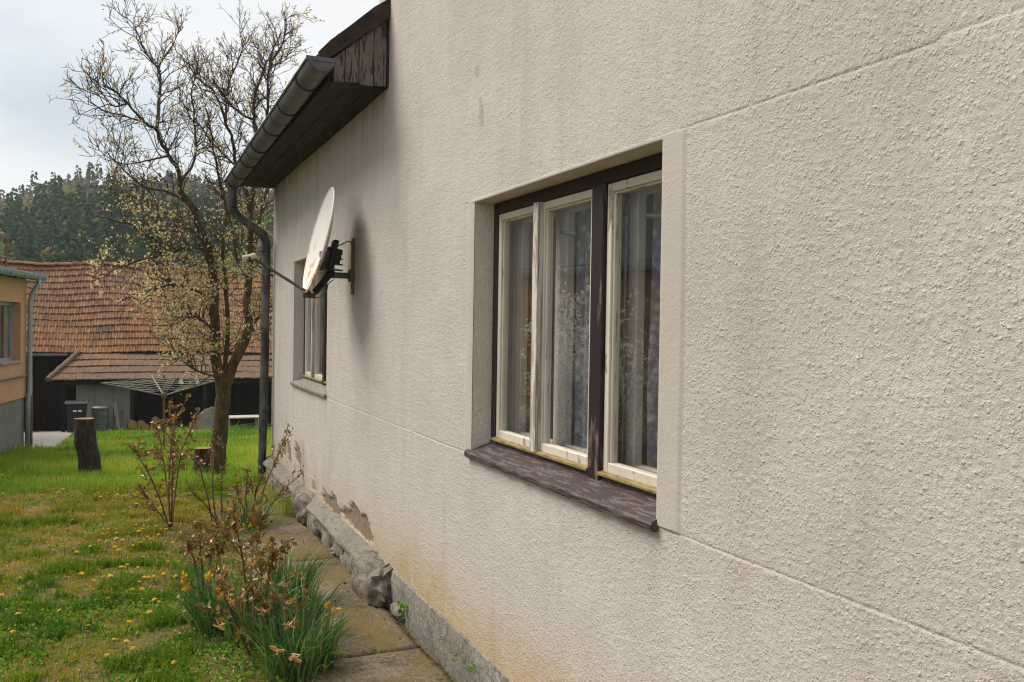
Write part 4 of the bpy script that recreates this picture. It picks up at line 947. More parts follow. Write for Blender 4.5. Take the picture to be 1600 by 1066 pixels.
# ribbed can
p = at(157, 645, 1, 33.0); x1, y1 = p.x, 33.0; zb = gzf(x1, y1)
cn_ = thing('dustbin', (x1, y1, zb), 'ribbed galvanised dustbin beside the charcoal wheelie bin', 'bin')
pr = [(.22, 0.0)]
for k in range(12): pr += [(.235 + .002 * k, .05 + k * .062), (.25 + .002 * k, .08 + k * .062)]
q = MB(); q.lathe((x1, y1, zb), pr + [(.27, .80), (.28, .81), (.27, .82)], 22); q.build('body', MT['galv'], cn_)
q = MB(); q.lathe((x1, y1, zb + .822), [(.285, 0), (.285, .03), (.20, .07), (.03, .085)], 22); q.build('lid', MT['galv'], cn_)
q = MB(); q.tube([(x1 - .07, y1, zb + .89), (x1 - .05, y1, zb + .945), (x1 + .05, y1, zb + .945), (x1 + .07, y1, zb + .89)], .012, 6); q.build('handle', MT['galv'], cn_)
# boards leaning beside the can
rr = random.Random(4)
for k, (px, hgt, lab) in enumerate([(183, 1.0, 'tall grey plank leaning in the barn shade beside the dustbin'), (190, .72, 'short brown plank leaning next to the tall grey plank'), (176, .55, 'low splintered plank leaning behind the dustbin')]):
    p = at(px, 640, 1, 33.9); zb = gzf(p.x, 33.9); q = MB()
    q.obox((p.x, 33.9 + .1, zb + hgt / 2), (.055, 0, .0), (0, .014, 0), (.05 * (k - 1) * 1.5, .14, hgt / 2)); tag(q.build('plank', MT['rust'] if k else MT['greywhite'], None, (p.x, 33.9, zb)), lab, 'plank')
# firewood
fl = [(207, 664, 11, 0), (221, 663, 9, 0), (227, 668, 10, 1), (215, 671, 8, 1), (242, 658, 9, 2), (239, 671, 9, 0), (250, 671, 10, 0), (226, 676, 8, 1), (206, 675, 8, 0), (263, 674, 7, 1), (215, 677, 6, 0), (247, 677, 6, 1)]
labs = ['firewood log at the left end of the pile under the barn roof', 'firewood log second from the left in the upper row of the pile', 'pale sawn log in the middle of the firewood pile', 'small log wedged low between the left logs of the pile', 'bright cut log lying on top of the firewood pile left of the dryer pole', 'dark log in the right half of the firewood pile', 'reddish log at the right end of the firewood pile by the dryer pole', 'low split log in the bottom middle of the pile', 'bottom left log of the firewood pile half in grass', 'single log lying right of the dryer pole', 'tiny log in the bottom row near the left end', 'small bottom log directly beneath the reddish one']
for k, (px, py, r_, s_) in enumerate(fl):
    p = at(px, py, 1, 32.6); r = r_ / 1400 * 32.9 * 0.60
    lg = thing('firewood_log', p, labs[k], 'log', 'firewood logs piled under the lean-to')
    ax = Vector((rr.uniform(-.12, .12), 1, rr.uniform(-.08, .02)))
    q = MB(); q.lathe(p, [(r * (1 + .06 * math.sin(k)), 0), (r * .98, .2), (r * 1.05, .6)], 12, ax); q.build('bark', MT['stump'], lg)
    q = MB(); q.lathe(p - ax.normalized() * .006, [(r * .88, 0), (r * .9, .005)], 12, ax); q.build('cut_end', MT['cut'], lg)
# leaning pale board and low table
p = at(312, 672, 1, 30.8); zb = gzf(p.x, 30.8)
q = MB(); q.prism([(-.50, 0), (-.42, .22), (-.20, .48), (.05, .70), (.30, .78), (.55, .74), (.60, 0)], lambda u, v_, w: (p.x + .12 + u, 30.8 + v_ * .35 + w, zb + .02 + v_), 0, .06)
tag(q.build('leaning_board', MT['plinth'], None, (p.x, 30.8, zb), bevel=.008), 'pale tan board with a slanted top leaning behind the plum trunk', 'board')
p = at(380, 652, 1, 31.0); tz = p.z; zb = gzf(p.x, 31)
tb = thing('garden_table', (p.x, 31.0, zb), 'low pale garden table standing under the barn eave', 'table')
q = MB(); q.box((p.x - .52, 30.75, tz - .02), (p.x + .55, 31.5, tz + .02)); q.build('tabletop', MT['offwhite'], tb, bevel=.006)
for sx in (-.46, .46):
    for yy in (30.82, 31.42): q = MB(); q.tube([(p.x + sx, yy, tz - .02), (p.x + sx * 1.05, yy, zb - .05)], .025, 6); q.build('leg', MT['offwhite'], tb)
q = MB(); q.tube([(p.x - .46, 30.82, zb + .18), (p.x + .46, 31.1, zb + .26)], .014, 5); q.build('stretcher', MT['rail'], tb)
# rotary clothes dryer
DYY = 19.0; hub = at(256, 618, 1, DYY); zb = gzf(hub.x, DYY); hx = hub.x
dr = thing('rotary_dryer', (hx, DYY, zb), 'old rotary clothes dryer with open arms on a rusty pole', 'clothes dryer')
q = MB(); q.tube([(hx + .02, DYY, zb - .1), (hx, DYY, hub.z), (hx - .005, DYY, hub.z + .40)], .022, 8); q.build('pole', MT['rust'], dr)
q = MB(); q.lathe((hx, DYY, hub.z - .05), [(.03, 0), (.05, .01), (.05, .09), (.03, .10)], 10); q.build('hub', MT['rust'], dr)
tips = [Vector((hx - 1.12, DYY - .30, hub.z + .28)), Vector((hx + .22, DYY - 1.0, hub.z + .42)), Vector((hx + 1.10, DYY + .28, hub.z + .30)), Vector((hx - .2, DYY + 1.05, hub.z + .33))]
for t in tips: q = MB(); q.tube([(hx, DYY, hub.z), t], .015, 6); q.build('arm', MT['rail'], dr)
for k in range(1, 8):
    f_ = 0.24 + k * .76 / 7; ring = [Vector((hx, DYY, hub.z)).lerp(t, f_) for t in tips]; q = MB()
    for a in range(4):
        A, B = ring[a], ring[(a + 1) % 4]; q.tube([A, A.lerp(B, .5) - Vector((0, 0, .015 + .01 * math.sin(k))), B], .0045, 4)
    q.build('line', MT['line'], dr)
for k, (px, py, lab) in enumerate([(283, 596, 'white peg bag hanging from the right lines of the rotary dryer'), (309, 597, 'small white peg near the right arm tip of the dryer')]):
    p = at(px, py, 1, DYY - .1); s_ = .05 if k == 0 else .032; q = MB()
    q.add([(p.x - s_, p.y, p.z - s_), (p.x + s_, p.y - .01, p.z - s_ * .9), (p.x + s_ * .5, p.y, p.z + s_), (p.x - s_ * .5, p.y, p.z + s_), (p.x - s_, p.y + .03, p.z - s_), (p.x + s_, p.y + .03, p.z - s_ * .9), (p.x + s_ * .5, p.y + .02, p.z + s_), (p.x - s_ * .5, p.y + .02, p.z + s_)],
          [(0, 1, 2, 3), (7, 6, 5, 4), (0, 4, 5, 1), (1, 5, 6, 2), (2, 6, 7, 3), (3, 7, 4, 0)]); tag(q.build('clothes_peg', MT['peg'], None, p), lab, 'peg')

# stumps
def stump(path, radii, label, name='tree_stump'):
    path = [Vector(p) for p in path]
    st = thing(name, path[0], label, 'tree stump'); q = MB(); n = 22; m = len(path); fin = []; fr_ = []
    for i in range(m - 1):
        for k in range(5): fin.append(path[i].lerp(path[i + 1], k / 5)); fr_.append(radii[i] + (radii[i + 1] - radii[i]) * k / 5)
    fin.append(path[-1]); fr_.append(radii[-1]); v = []
    for i, c in enumerate(fin):
        for k in range(n):
            a = 2 * math.pi * k / n
            r_ = fr_[i] * (1 + .16 * float(fbm(np.array([math.cos(a) * 1.6 + 7]), np.array([math.sin(a) * 1.6 + i * .16]), 3, 4)[0] - .5) * 2)
            v.append((c.x + r_ * math.cos(a), c.y + r_ * math.sin(a), c.z))
    f = [(i * n + k, i * n + (k + 1) % n, (i + 1) * n + (k + 1) % n, (i + 1) * n + k) for i in range(len(fin) - 1) for k in range(n)]
    q.add(v, f); q.build('bark', MT['stump'], st, smooth=True)
    c = fin[-1]; tq = MB(); ring = v[-n:]; tq.add(ring + [(c.x, c.y, c.z + .012)], [(k, (k + 1) % n, n) for k in range(n)]); 
    tq.build('cut_top', MT['cut'], st)
SY = 13.0
sp_ = [gp(140, 742)]; SY = sp_[0].y
P_ = [at(141, 746, 1, SY), at(139, 715, 1, SY), at(133, 690, 1, SY), at(131, 670, 1, SY), at(131.5, 654, 1, SY)]
stump(P_, [.155, .14, .15, .135, .125], 'tall leaning tree stump with pale cut top in the grass')
b_ = gp(316, 744); P_ = [b_ - Vector((0, 0, .1)), at(316, 725, 1, b_.y), at(317, 700, 1, b_.y)]
stump(P_, [.125, .115, .11], 'short dark stump standing left of the plum trunk')

# ================================================================== satellite dish on its wall bracket
dc = at(497, 375, 1, 6.3); dish = thing('satellite_dish', dc, 'cream satellite dish with rust streaks on a wall bracket', 'satellite dish')
nrm = Vector((-math.cos(rad(13)) * math.cos(rad(2)), -math.cos(rad(13)) * math.sin(rad(2)) , math.sin(rad(13)))).normalized()
nrm = Vector((-0.974, 0.03, 0.226)).normalized()
upv = (Vector((0, 0, 1)) - nrm * nrm.z).normalized(); sdv = upv.cross(nrm).normalized()
q = MB(); nr, ns = 9, 44; A, B, DP = .375, .345, .058
v = []; f = []
def dpt(r_, a, off): return dc + upv * (A * r_ * math.sin(a)) + sdv * (B * r_ * math.cos(a)) + nrm * (DP * (r_ * r_ - 1) + off)
for off in (0.0, -.006):
    for i in range(nr + 1):
        for k in range(ns): v.append(dpt(max(.001, i / nr), 2 * math.pi * k / ns, off))
base = (nr + 1) * ns
for i in range(nr):
    for k in range(ns):
        a, b2, c2, d2 = i * ns + k, i * ns + (k + 1) % ns, (i + 1) * ns + (k + 1) % ns, (i + 1) * ns + k
        f += [(a, d2, c2, b2), (base + a, base + b2, base + c2, base + d2)]
q.add(v, f)
rim = [dpt(1.0, 2 * math.pi * k / ns, -.004) for k in range(ns)]
q.tube(rim + [rim[0]], .0075, 6, cap=False)
refl = q.build('reflector', MT['dish'], dish, smooth=True)
q = MB(); back = dc - nrm * (DP + .062) - upv * .08
q.obox(back + nrm * .0, sdv * .05, upv * .11, nrm * .018); q.obox(back - nrm * .03, sdv * .035, upv * .055, nrm * .03)
q.build('back_mount', MT['black'], dish, bevel=.006)
pt = at(536, 431, 1, 6.34); wz = pt.z; mx = 1.335
q = MB(); q.box((mx - .018, 6.32, wz - .02), (1.50, 6.36, wz + .022)); q.box((mx - .022, 6.315, wz - .02), (mx + .022, 6.365, wz + .20)); q.build('bracket_arm', MT['metal'], dish, bevel=.003)
q = MB(); q.box((1.488, 6.31, wz - .13), (1.497, 6.37, wz + .27)); q.box((1.470, 6.30, wz - .04), (1.488, 6.38, wz + .045)); q.build('wall_plate', MT['rust'], dish, bevel=.002)
q = MB()
for dz in (.06, .14): q.box((mx - .07, 6.29, wz + dz - .028), (mx + .02, 6.39, wz + dz + .028))
q.build('clamp', MT['metal'], dish, bevel=.003)
q = MB()
for dz in (.04, .08, .12, .16): q.tube([(mx + .02, 6.34, wz + dz), (mx + .085, 6.335, wz + dz - .004)], .007, 6)
q.build('bolt', MT['metal'], dish)
foot = dc - upv * (A - .01) + nrm * .01; lnb = at(390, 402, 1, 6.24)
q = MB(); q.tube([foot - upv * .01 - nrm * .05, foot, lnb + Vector((.03, 0, -.01))], .011, 6); q.tube([foot - nrm * .085 - upv * .02, foot - upv * .035], .02, 6); q.build('feed_arm', MT['metal'], dish)
q = MB(); q.tube([back - upv * .1 - nrm * .03, foot - nrm * .075], .024, 8); q.build('lower_strut', MT['black'], dish)
ld = (dc - lnb).normalized()
q = MB(); q.lathe(lnb, [(.009, -.02), (.018, -.018), (.019, .012), (.021, .02), (.021, .038), (.014, .043)], 14, ld)
q.lathe(lnb + Vector((-.028, .0, -.004)), [(.009, -.02), (.017, -.018), (.017, .02), (.012, .03)], 12, ld); q.build('lnb_head', MT['lnb'], dish, smooth=False)
q = MB(); q.lathe(lnb + Vector((-.004, 0, -.012)), [(.023, -.006), (.023, .008)], 12, ld); q.build('lnb_clamp', MT['black'], dish)
q = MB()
def spline(pts, n=8):
    pts = [Vector(p) for p in pts]; o = []
    for i in range(len(pts) - 1):
        p0 = pts[max(0, i - 1)]; p1 = pts[i]; p2 = pts[i + 1]; p3 = pts[min(len(pts) - 1, i + 2)]
        for k in range(n):
            t = k / n; o.append(.5 * ((2 * p1) + (p2 - p0) * t + (2 * p0 - 5 * p1 + 4 * p2 - p3) * t * t + (3 * p1 - p0 - 3 * p2 + p3) * t ** 3))
    return o + [pts[-1]]
q.tube(spline([at(x, y, 1, 6.3) for x, y in ((383, 408), (374, 428), (385, 436), (397, 428), (405, 419))]), .0035, 5)
q.tube(spline([at(x, y, 1, 6.34) for x, y in ((513, 391), (520, 387), (534, 382), (542, 378), (549, 381))] + [(1.485, 6.345, wz + .1), (1.487, 6.345, wz - .02)]), .0045, 5)
q.tube(spline([at(x, y, 1, 6.33) for x, y in ((490, 466), (500, 464), (510, 454), (513, 444), (521, 437))]), .004, 5)
q.build('cable', MT['cable'], dish)
# ================================================================== plum tree in bud
class Tubes:
    def __init__(s): s.V = []; s.T = []; s.c = 0
    def add(s, P, R, n):
        P = np.asarray(P, float); R = np.asarray(R, float); m = len(P)
        t = np.gradient(P, axis=0); t /= np.linalg.norm(t, axis=1)[:, None] + 1e-9
        ref = np.array([0.31, 0.87, 0.11]) if abs(t[0, 2]) > .5 else np.array([0.1, 0.2, 1.0])
        a = np.cross(t, ref); a /= np.linalg.norm(a, axis=1)[:, None] + 1e-9; b = np.cross(a, t)
        ang = 2 * np.pi * np.arange(n) / n
        v = P[:, None] + R[:, None, None] * (a[:, None] * np.cos(ang)[None, :, None] + b[:, None] * np.sin(ang)[None, :, None])
        i = s.c + np.arange(m * n).reshape(m, n); j = np.roll(i, -1, 1)
        q = np.stack([i[:-1], j[:-1], j[1:], i[1:]], -1).reshape(-1, 4)
        s.V.append(v.reshape(-1, 3)); s.T.append(q); s.c += m * n
    def mesh(s, name, mat, org, smooth=True):
        return npmesh(name, np.concatenate(s.V) - np.array(org), np.concatenate(s.T), mat, smooth=smooth)
def nrmz(v): return v / (np.linalg.norm(v) + 1e-9)
def cspline(P, n=7):
    return np.array([list(p) for p in spline([Vector(p) for p in P], n)])
def leaves(P, D, L, Wd, rng, roll=None, cup=0.15):
    """kite shaped leaves: base points P, directions D (N,3), lengths L, widths Wd -> verts (N*4), tris"""
    N = len(P); D = D / (np.linalg.norm(D, axis=1)[:, None] + 1e-9)
    rv = rng.normal(size=(N, 3)); S = np.cross(D, rv); S /= np.linalg.norm(S, axis=1)[:, None] + 1e-9; U = np.cross(S, D)
    mid = P + D * (L * .45)[:, None] + U * (L * cup)[:, None]
    V = np.stack([P, mid + S * (Wd * .5)[:, None], P + D * L[:, None], mid - S * (Wd * .5)[:, None]], 1).reshape(-1, 3)
    i = 4 * np.arange(N)[:, None]
    T = np.concatenate([i + np.array([0, 1, 2]), i + np.array([0, 2, 3])], 0)
    return V, T
TY = 12.45
tree_base = gp(338, 749); TY = tree_base.y
plum = thing('plum_tree', tree_base, 'gnarled plum tree in cream bud standing behind the house corner', 'tree')
# limbs as (sight points, depth offset at start and end, radius start and end, blossom)
def limb(pts, d0, d1, r0, r1):
    n = len(pts); P = [np.array(at(x, y, 1, TY + d0 + (d1 - d0) * (k / (n - 1)) ** 1.2)) for k, (x, y) in enumerate(pts)]
    C_ = cspline(P, 6); return C_, np.linspace(r0, r1, len(C_))
LIMBS = [
    ([(339, 756), (341, 715), (345, 660), (349, 615), (350, 590)], 0, 0, .110, .098),
    ([(346, 610), (338, 560), (336, 500), (334, 450), (330, 412), (322, 382), (310, 348), (297, 320), (281, 297)], 0, -.25, .088, .040),
    ([(281, 297), (277, 262), (264, 244), (252, 225), (244, 204), (226, 191), (200, 162), (181, 144), (161, 131)], -.25, -.9, .038, .008),
    ([(244, 204), (248, 172), (251, 125), (249, 100), (270, 70), (280, 40)], -.3, .3, .030, .007),
    ([(251, 112), (226, 80), (213, 48), (203, 32)], .05, .5, .016, .005),
    ([(281, 297), (286, 277), (301, 258), (306, 226), (304, 182), (299, 140), (310, 104)], -.25, .5, .030, .006),
    ([(200, 162), (175, 165), (150, 135), (133, 110)], -.7, -1.2, .014, .005),
    ([(226, 191), (190, 180), (160, 172), (136, 158)], -.5, -.9, .014, .005),
    ([(353, 603), (372, 555), (386, 522), (390, 512), (385, 482), (387, 444), (392, 398), (391, 330), (397, 290)], 0, .5, .082, .044),
    ([(397, 290), (401, 219), (398, 188), (398, 150), (413, 106), (424, 86), (440, 50)], .5, .9, .042, .007),
    ([(401, 219), (418, 188), (420, 112), (443, 67), (446, 14)], .6, .2, .032, .007),
    ([(398, 188), (368, 172), (346, 144), (331, 120)], .65, .3, .024, .008),
    ([(391, 330), (382, 292), (371, 263), (364, 225), (353, 188), (338, 148), (311, 124), (290, 96)], .4, -.2, .038, .007),
    ([(353, 188), (356, 140), (372, 95), (385, 58)], .1, .6, .018, .006),
    ([(387, 444), (399, 378), (406, 338), (418, 296), (428, 262)], .4, 1.2, .042, .018),
    ([(350, 598), (356, 520), (353, 450), (348, 390), (352, 320), (340, 268), (330, 215), (322, 170)], .05, -.6, .040, .007),
    ([(331, 412), (318, 390), (306, 382), (287, 390), (256, 398), (223, 405), (190, 416), (160, 430)], -.1, -1.1, .040, .008),
    ([(310, 386), (278, 389), (246, 376), (215, 356), (180, 345), (140, 336)], -.2, -.4, .030, .007),
    ([(322, 382), (290, 350), (255, 330), (215, 310), (165, 305)], -.2, .6, .028, .007),
    ([(336, 470), (300, 452), (262, 446), (225, 458), (190, 468)], -.1, -1.3, .026, .006),
    ([(344, 590), (318, 583), (296, 573), (278, 556), (262, 528)], -.05, -.9, .018, .005),
    ([(338, 520), (312, 498), (282, 492), (255, 478)], -.1, -1.2, .018, .005),
    ([(386, 530), (400, 500), (420, 478), (436, 452)], .2, .3, .02, .006),
    ([(387, 444), (372, 410), (366, 372), (358, 330)], .4, -.3, .022, .006),
    ([(297, 320), (262, 300), (225, 292), (190, 262), (165, 236)], -.2, -.8, .020, .005),
    ([(264, 244), (232, 250), (196, 256), (160, 240)], -.3, -.2, .016, .005),
    ([(371, 263), (345, 236), (318, 205), (296, 168)], .2, .9, .018, .005),
    ([(413, 106), (438, 98), (458, 88), (470, 80)], .8, .9, .014, .004),
]
trk = Tubes(); tw1 = Tubes(); tw2 = Tubes(); blP = []; blD = []
rt = np.random.default_rng(4)
def twig(p, d, L, n, up, wob):
    pts = [p]; d = nrmz(d)
    for k in range(n):
        d = nrmz(d + rt.normal(size=3) * wob + np.array([0, 0, up])); pts.append(pts[-1] + d * (L / n))
    return np.array(pts)
def sprout(C_, R_, spacing, Lr, level, t0=0.0):
    seg = np.linalg.norm(np.diff(C_, axis=0), axis=1); tot = seg.sum(); n = max(1, int(tot * (1 - t0) / spacing)); cum = np.concatenate([[0], np.cumsum(seg)])
    for s_ in np.sort(rt.uniform(t0 * tot, tot, n)):
        k = min(len(seg) - 1, np.searchsorted(cum, s_) - 1); k = max(k, 0); f_ = (s_ - cum[k]) / seg[k]
        p = C_[k] * (1 - f_) + C_[k + 1] * f_; tdir = nrmz(C_[k + 1] - C_[k]); side = nrmz(np.cross(tdir, rt.normal(size=3)))
        out = tdir * rt.uniform(.25, .8) + side * rt.uniform(.5, 1.0) + np.array([0, 0, .35])
        L_ = rt.uniform(*Lr) * (1 - .35 * s_ / tot); r_ = R_[k]
        if level == 1:
            Q = twig(p, out, L_, 6, .07, .22); rr_ = np.linspace(min(r_ * .6, .0080), .0030, 7); tw1.add(Q, rr_, 4); sprout(Q, rr_, .072, (.16, .46), 2, .1)
        elif level == 2:
            Q = twig(p, out, L_, 4, .05, .24); rr_ = np.linspace(.0042, .0027, 5); tw2.add(Q, rr_, 3); sprout(Q, rr_, .080, (.05, .17), 3, .1); dens(Q)
        else:
            Q = twig(p, out, L_, 2, .03, .2); tw2.add(Q, np.linspace(.0030, .0021, 3), 3); dens(Q)
def dens(Q):
    for p in Q[1:]:
        low = 1.0 if p[2] < 2.5 else (.30 if p[2] < 3.3 else .16)
        if p[2] > 4.2 and p[0] > 2.1: low = .5
        nb = rt.poisson(1.35 * low)
        for _ in range(nb): blP.append(p + rt.normal(size=3) * .012); blD.append(rt.normal(size=3) + np.array([0, 0, .3]))
for k, (pts, d0, d1, r0, r1) in enumerate(LIMBS):
    C_, R_ = limb(pts, d0, d1, r0, r1)
    jit = np.stack([(fbm(np.arange(len(C_)) * .35 + 9 * k, np.arange(len(C_)) * 0 + a, 41 + a, 3) - .5) * .10 for a in range(3)], -1); jit[0] = 0; jit[-1] = 0; jit *= np.minimum(1, np.arange(len(C_)) / 4)[:, None] * (.45 if r0 > .03 else .3)
    R2 = R_ * (.84 if k else .95) * (1 + .22 * (fbm(np.arange(len(C_)) * .5 + 3 * k, np.arange(len(C_)) * 0, 45, 3) - .5)); 
    if k == 0: R2[:5] *= np.linspace(1.30, 1.0, 5); jit *= 0
    (trk if k in (0, 1, 8, 14, 15) else tw1).add(C_ + jit, R2, 14 if k in (0, 1, 8, 14, 15) else 7)
    if k == 0: continue
    sprout(C_ + jit, R_, .082 if k not in (1, 8) else .26, (.25, .72), 1, .05 if k not in (1, 8) else .15)
link('trunk', trk.mesh('trunk', MT['bark'], tree_base), plum)
link('branches', tw1.mesh('branches', MT['twig'], tree_base), plum)
link('twigs', tw2.mesh('twigs', MT['twig'], tree_base, False), plum)['kind'] = 'stuff'
blP = np.array(blP); blD = np.array(blD); N = len(blP)
V, T = leaves(blP, blD, rt.uniform(.024, .048, N), rt.uniform(.020, .038, N), rt)
link('blossom', npmesh('blossom', V - np.array(tree_base), T, MT['blossom'], tint=np.repeat(rt.uniform(0, 1, N), 4)), plum)['kind'] = 'stuff'

# ================================================================== grass, weeds and flowers
def blades(name, x, y, z, h, w, tint, mat, lean=.5, rng=RNG, label=None):
    N = len(x); a = rng.uniform(0, 2 * np.pi, N); b = rng.uniform(0, 2 * np.pi, N); ln = rng.uniform(.1, 1, N) * lean
    dx, dy = np.cos(a) * w * .5, np.sin(a) * w * .5; ox, oy = np.cos(b) * ln * h, np.sin(b) * ln * h
    z0 = z - .008
    V = np.stack([np.stack([x - dx, y - dy, z0], -1), np.stack([x + dx, y + dy, z0], -1), np.stack([x - dx * .8 + ox * .35, y - dy * .8 + oy * .35, z + h * .6], -1), np.stack([x + dx * .8 + ox * .35, y + dy * .8 + oy * .35, z + h * .6], -1), np.stack([x + ox, y + oy, z + h * (1 - .35 * ln)], -1)], 1).reshape(-1, 3)
    i = 5 * np.arange(N)[:, None]; T = np.concatenate([i + np.array(q) for q in ([0, 1, 3], [0, 3, 2], [2, 3, 4])])
    return npmesh(name, V, T, mat, tint=np.repeat(tint, 5))
def inview(x, y, m=.25):
    return (x > y * math.tan(rad(-6.6)) - m) & (x < y * math.tan(rad(13.5)) + m)
# near lawn: short, tufted, half dry
n = 520000; x = RNG.uniform(-3.6, .98, n); y = 3.6 + 6.6 * RNG.uniform(0, 1, n) ** 0.95
cl = fbm(x * 4.4, y * 4.4, 101, 4); cl2 = fbm(x * 9, y * 9, 103, 3)
bed = sstep(.18, .5, x - .15 * (fbm(y * 1.2, y * 0, 107, 3) - .5)) * sstep(8.6, 7.6, y)
k = (inview(x, y) | (inview(x, y, 2.3) & (RNG.uniform(0, 1, n) < .3))) & (RNG.uniform(0, 1, n) < np.clip((cl - .40) * 5, .34 + .5 * sstep(7.2, 9.2, y), 1) * np.clip((cl2 - .34) * 4, .12, 1) * (1 - .85 * bed))
x, y, cl, cl2 = x[k], y[k], cl[k], cl2[k]; n = len(x)
gn = fbm(x * 1.1, y * 1.1, 111, 3)
far_ = sstep(5.5, 9.3, y)
h = RNG.lognormal(math.log(.030), .35, n) * (.8 + 1.1 * sstep(.46, .68, cl)) * (1 + .25 * sstep(9.0, 9.9, y))
tint = np.clip(.50 + 1.0 * (gn - .45) + .20 * far_ + RNG.normal(0, .15, n) - .42 * sstep(.42, .60, cl), 0, 1)
o = link('lawn_grass', blades('lawn_grass', x, y, gz(x, y), h, RNG.uniform(.003, .0065, n) * 1.15, tint, MT['grass'], .9)); tag(o, 'short patchy half dry grass of the near lawn', kind='stuff')
# far lawn: long bright grass
n = 150000; y = 9.5 + 25 * RNG.uniform(0, 1, n) ** 1.55; x = RNG.uniform(-1, 1, n) * 0 + RNG.uniform(0, 1, n) * (y * .36 + .6) - y * .125 - .3
k = (RNG.uniform(0, 1, n) < sstep(9.5, 10.1, y + .5 * (fbm(x * 2, y * 2, 121, 3) - .5))) & ~((x < -1.45) & (y > 23)); x, y = x[k], y[k]; n = len(x)
tf = fbm(x * 1.6, y * 1.2, 123, 4); dist = y / 10
h = RNG.lognormal(math.log(.070), .35, n) * (1 + 1.2 * sstep(.52, .8, tf)); w_ = .006 * dist ** 1.1
tint = np.clip(.50 - .25 * sstep(20, 31, y) + 1.5 * (fbm(x * .9, y * .7, 125, 4) - .5) + RNG.normal(0, .16, n), 0, 1)  # barn's shade put into the tint: blades darker towards the barn
o = link('long_grass', blades('long_grass', x, y, gz(x, y), h * dist ** .2, w_ * RNG.uniform(.6, 1.2, n), tint, MT['lush'], .7)); tag(o, 'longer bright green grass sloping down to the barn', kind='stuff')
# broad leaved weeds in patches
P = []; D = []; Lh = []; 
n0 = 13000; x = RNG.uniform(-1.9, .92, n0); y = 3.6 + 6.0 * RNG.uniform(0, 1, n0); c_ = fbm(x * 1.9, y * 1.9, 131, 4)
k = inview(x, y) & (RNG.uniform(0, 1, n0) < np.clip((c_ - .44) * 6, .08, 1)); x, y = x[k], y[k]
for xx, yy in zip(x, y):
    m_ = RNG.integers(4, 9); a = RNG.uniform(0, 6.28, m_); z_ = gzf(xx, yy)
    for q in range(m_):
        P.append((xx + .012 * math.cos(a[q]), yy + .012 * math.sin(a[q]), z_ + RNG.uniform(.004, .03))); D.append((math.cos(a[q]), math.sin(a[q]), RNG.uniform(.05, .8))); Lh.append(RNG.uniform(.010, .027))
P = np.array(P); D = np.array(D); Lh = np.array(Lh); V, T = leaves(P, D, Lh, Lh * RNG.uniform(.45, .85, len(Lh)), RNG, cup=.08)
o = link('lawn_weeds', npmesh('lawn_weeds', V, T, MT['weed'], tint=np.repeat(RNG.uniform(0, 1, len(P)), 4))); tag(o, 'low broad leaved weeds spread through the near lawn', kind='stuff')
n = 9000; x = RNG.uniform(-1.9, 1.0, n); y = RNG.uniform(3.6, 9.6, n); k = inview(x, y) & (RNG.uniform(0, 1, n) < .25 + .75 * sstep(.15, .6, x)); x, y = x[k], y[k]; n = len(x)
P = np.stack([x, y, gz(x, y) + RNG.uniform(.002, .016, n)], -1); D = np.stack([RNG.normal(size=n), RNG.normal(size=n), RNG.normal(0, .25, n)], -1)
V, T = leaves(P, D, RNG.uniform(.012, .038, n), RNG.uniform(.006, .020, n), RNG)
o = link('leaf_litter', npmesh('leaf_litter', V, T, MT['litter'], tint=np.repeat(RNG.uniform(0, 1, n) ** 1.5, 4))); tag(o, 'dry leaves and bits scattered on the lawn and flower bed', kind='stuff')
# dandelions
def dandelion(seed):
    r = random.Random(seed); s_ = MB(); hgt = r.uniform(.035, .06); s_.tube([(0, 0, -.01), (.004, .002, hgt * .6), (.002, .004, hgt)], .0022, 5)
    hd = MB(); R_ = r.uniform(.012, .017)
    for ring, (n_, rr_, zz) in enumerate(((13, 1.0, .0), (11, .78, .004), (8, .5, .007))):
        for k_ in range(n_):
            a = 2 * math.pi * k_ / n_ + ring; w_ = .24; c, s2 = math.cos(a), math.sin(a); p = R_ * rr_
            hd.add([(0.002, .004, hgt + zz), (.002 + p * .9 * math.cos(a - w_), .004 + p * .9 * math.sin(a - w_), hgt + zz + .003), (.002 + p * c, .004 + p * s2, hgt + zz + .002), (.002 + p * .9 * math.cos(a + w_), .004 + p * .9 * math.sin(a + w_), hgt + zz + .003)], [(0, 1, 2, 3)])
    return s_.mesh('stem', MT['stemg']), hd.mesh('flower', MT['yellow'])
dm = [dandelion(k) for k in range(5)]
rd = random.Random(21); cnt = 0
DL = ['yellow dandelion among green weeds close to the camera at the bottom left', 'yellow dandelion in the middle of the short dry lawn level with the near rose bush', 'yellow dandelion in the dry lawn level with the foot of the tall rose bush', 'yellow dandelion in the far strip along the edge of the long bright grass']
DG = ['dandelions near the camera', 'dandelions in the middle of the lawn', 'dandelions beside the tall rose bush', 'dandelions along the long grass']
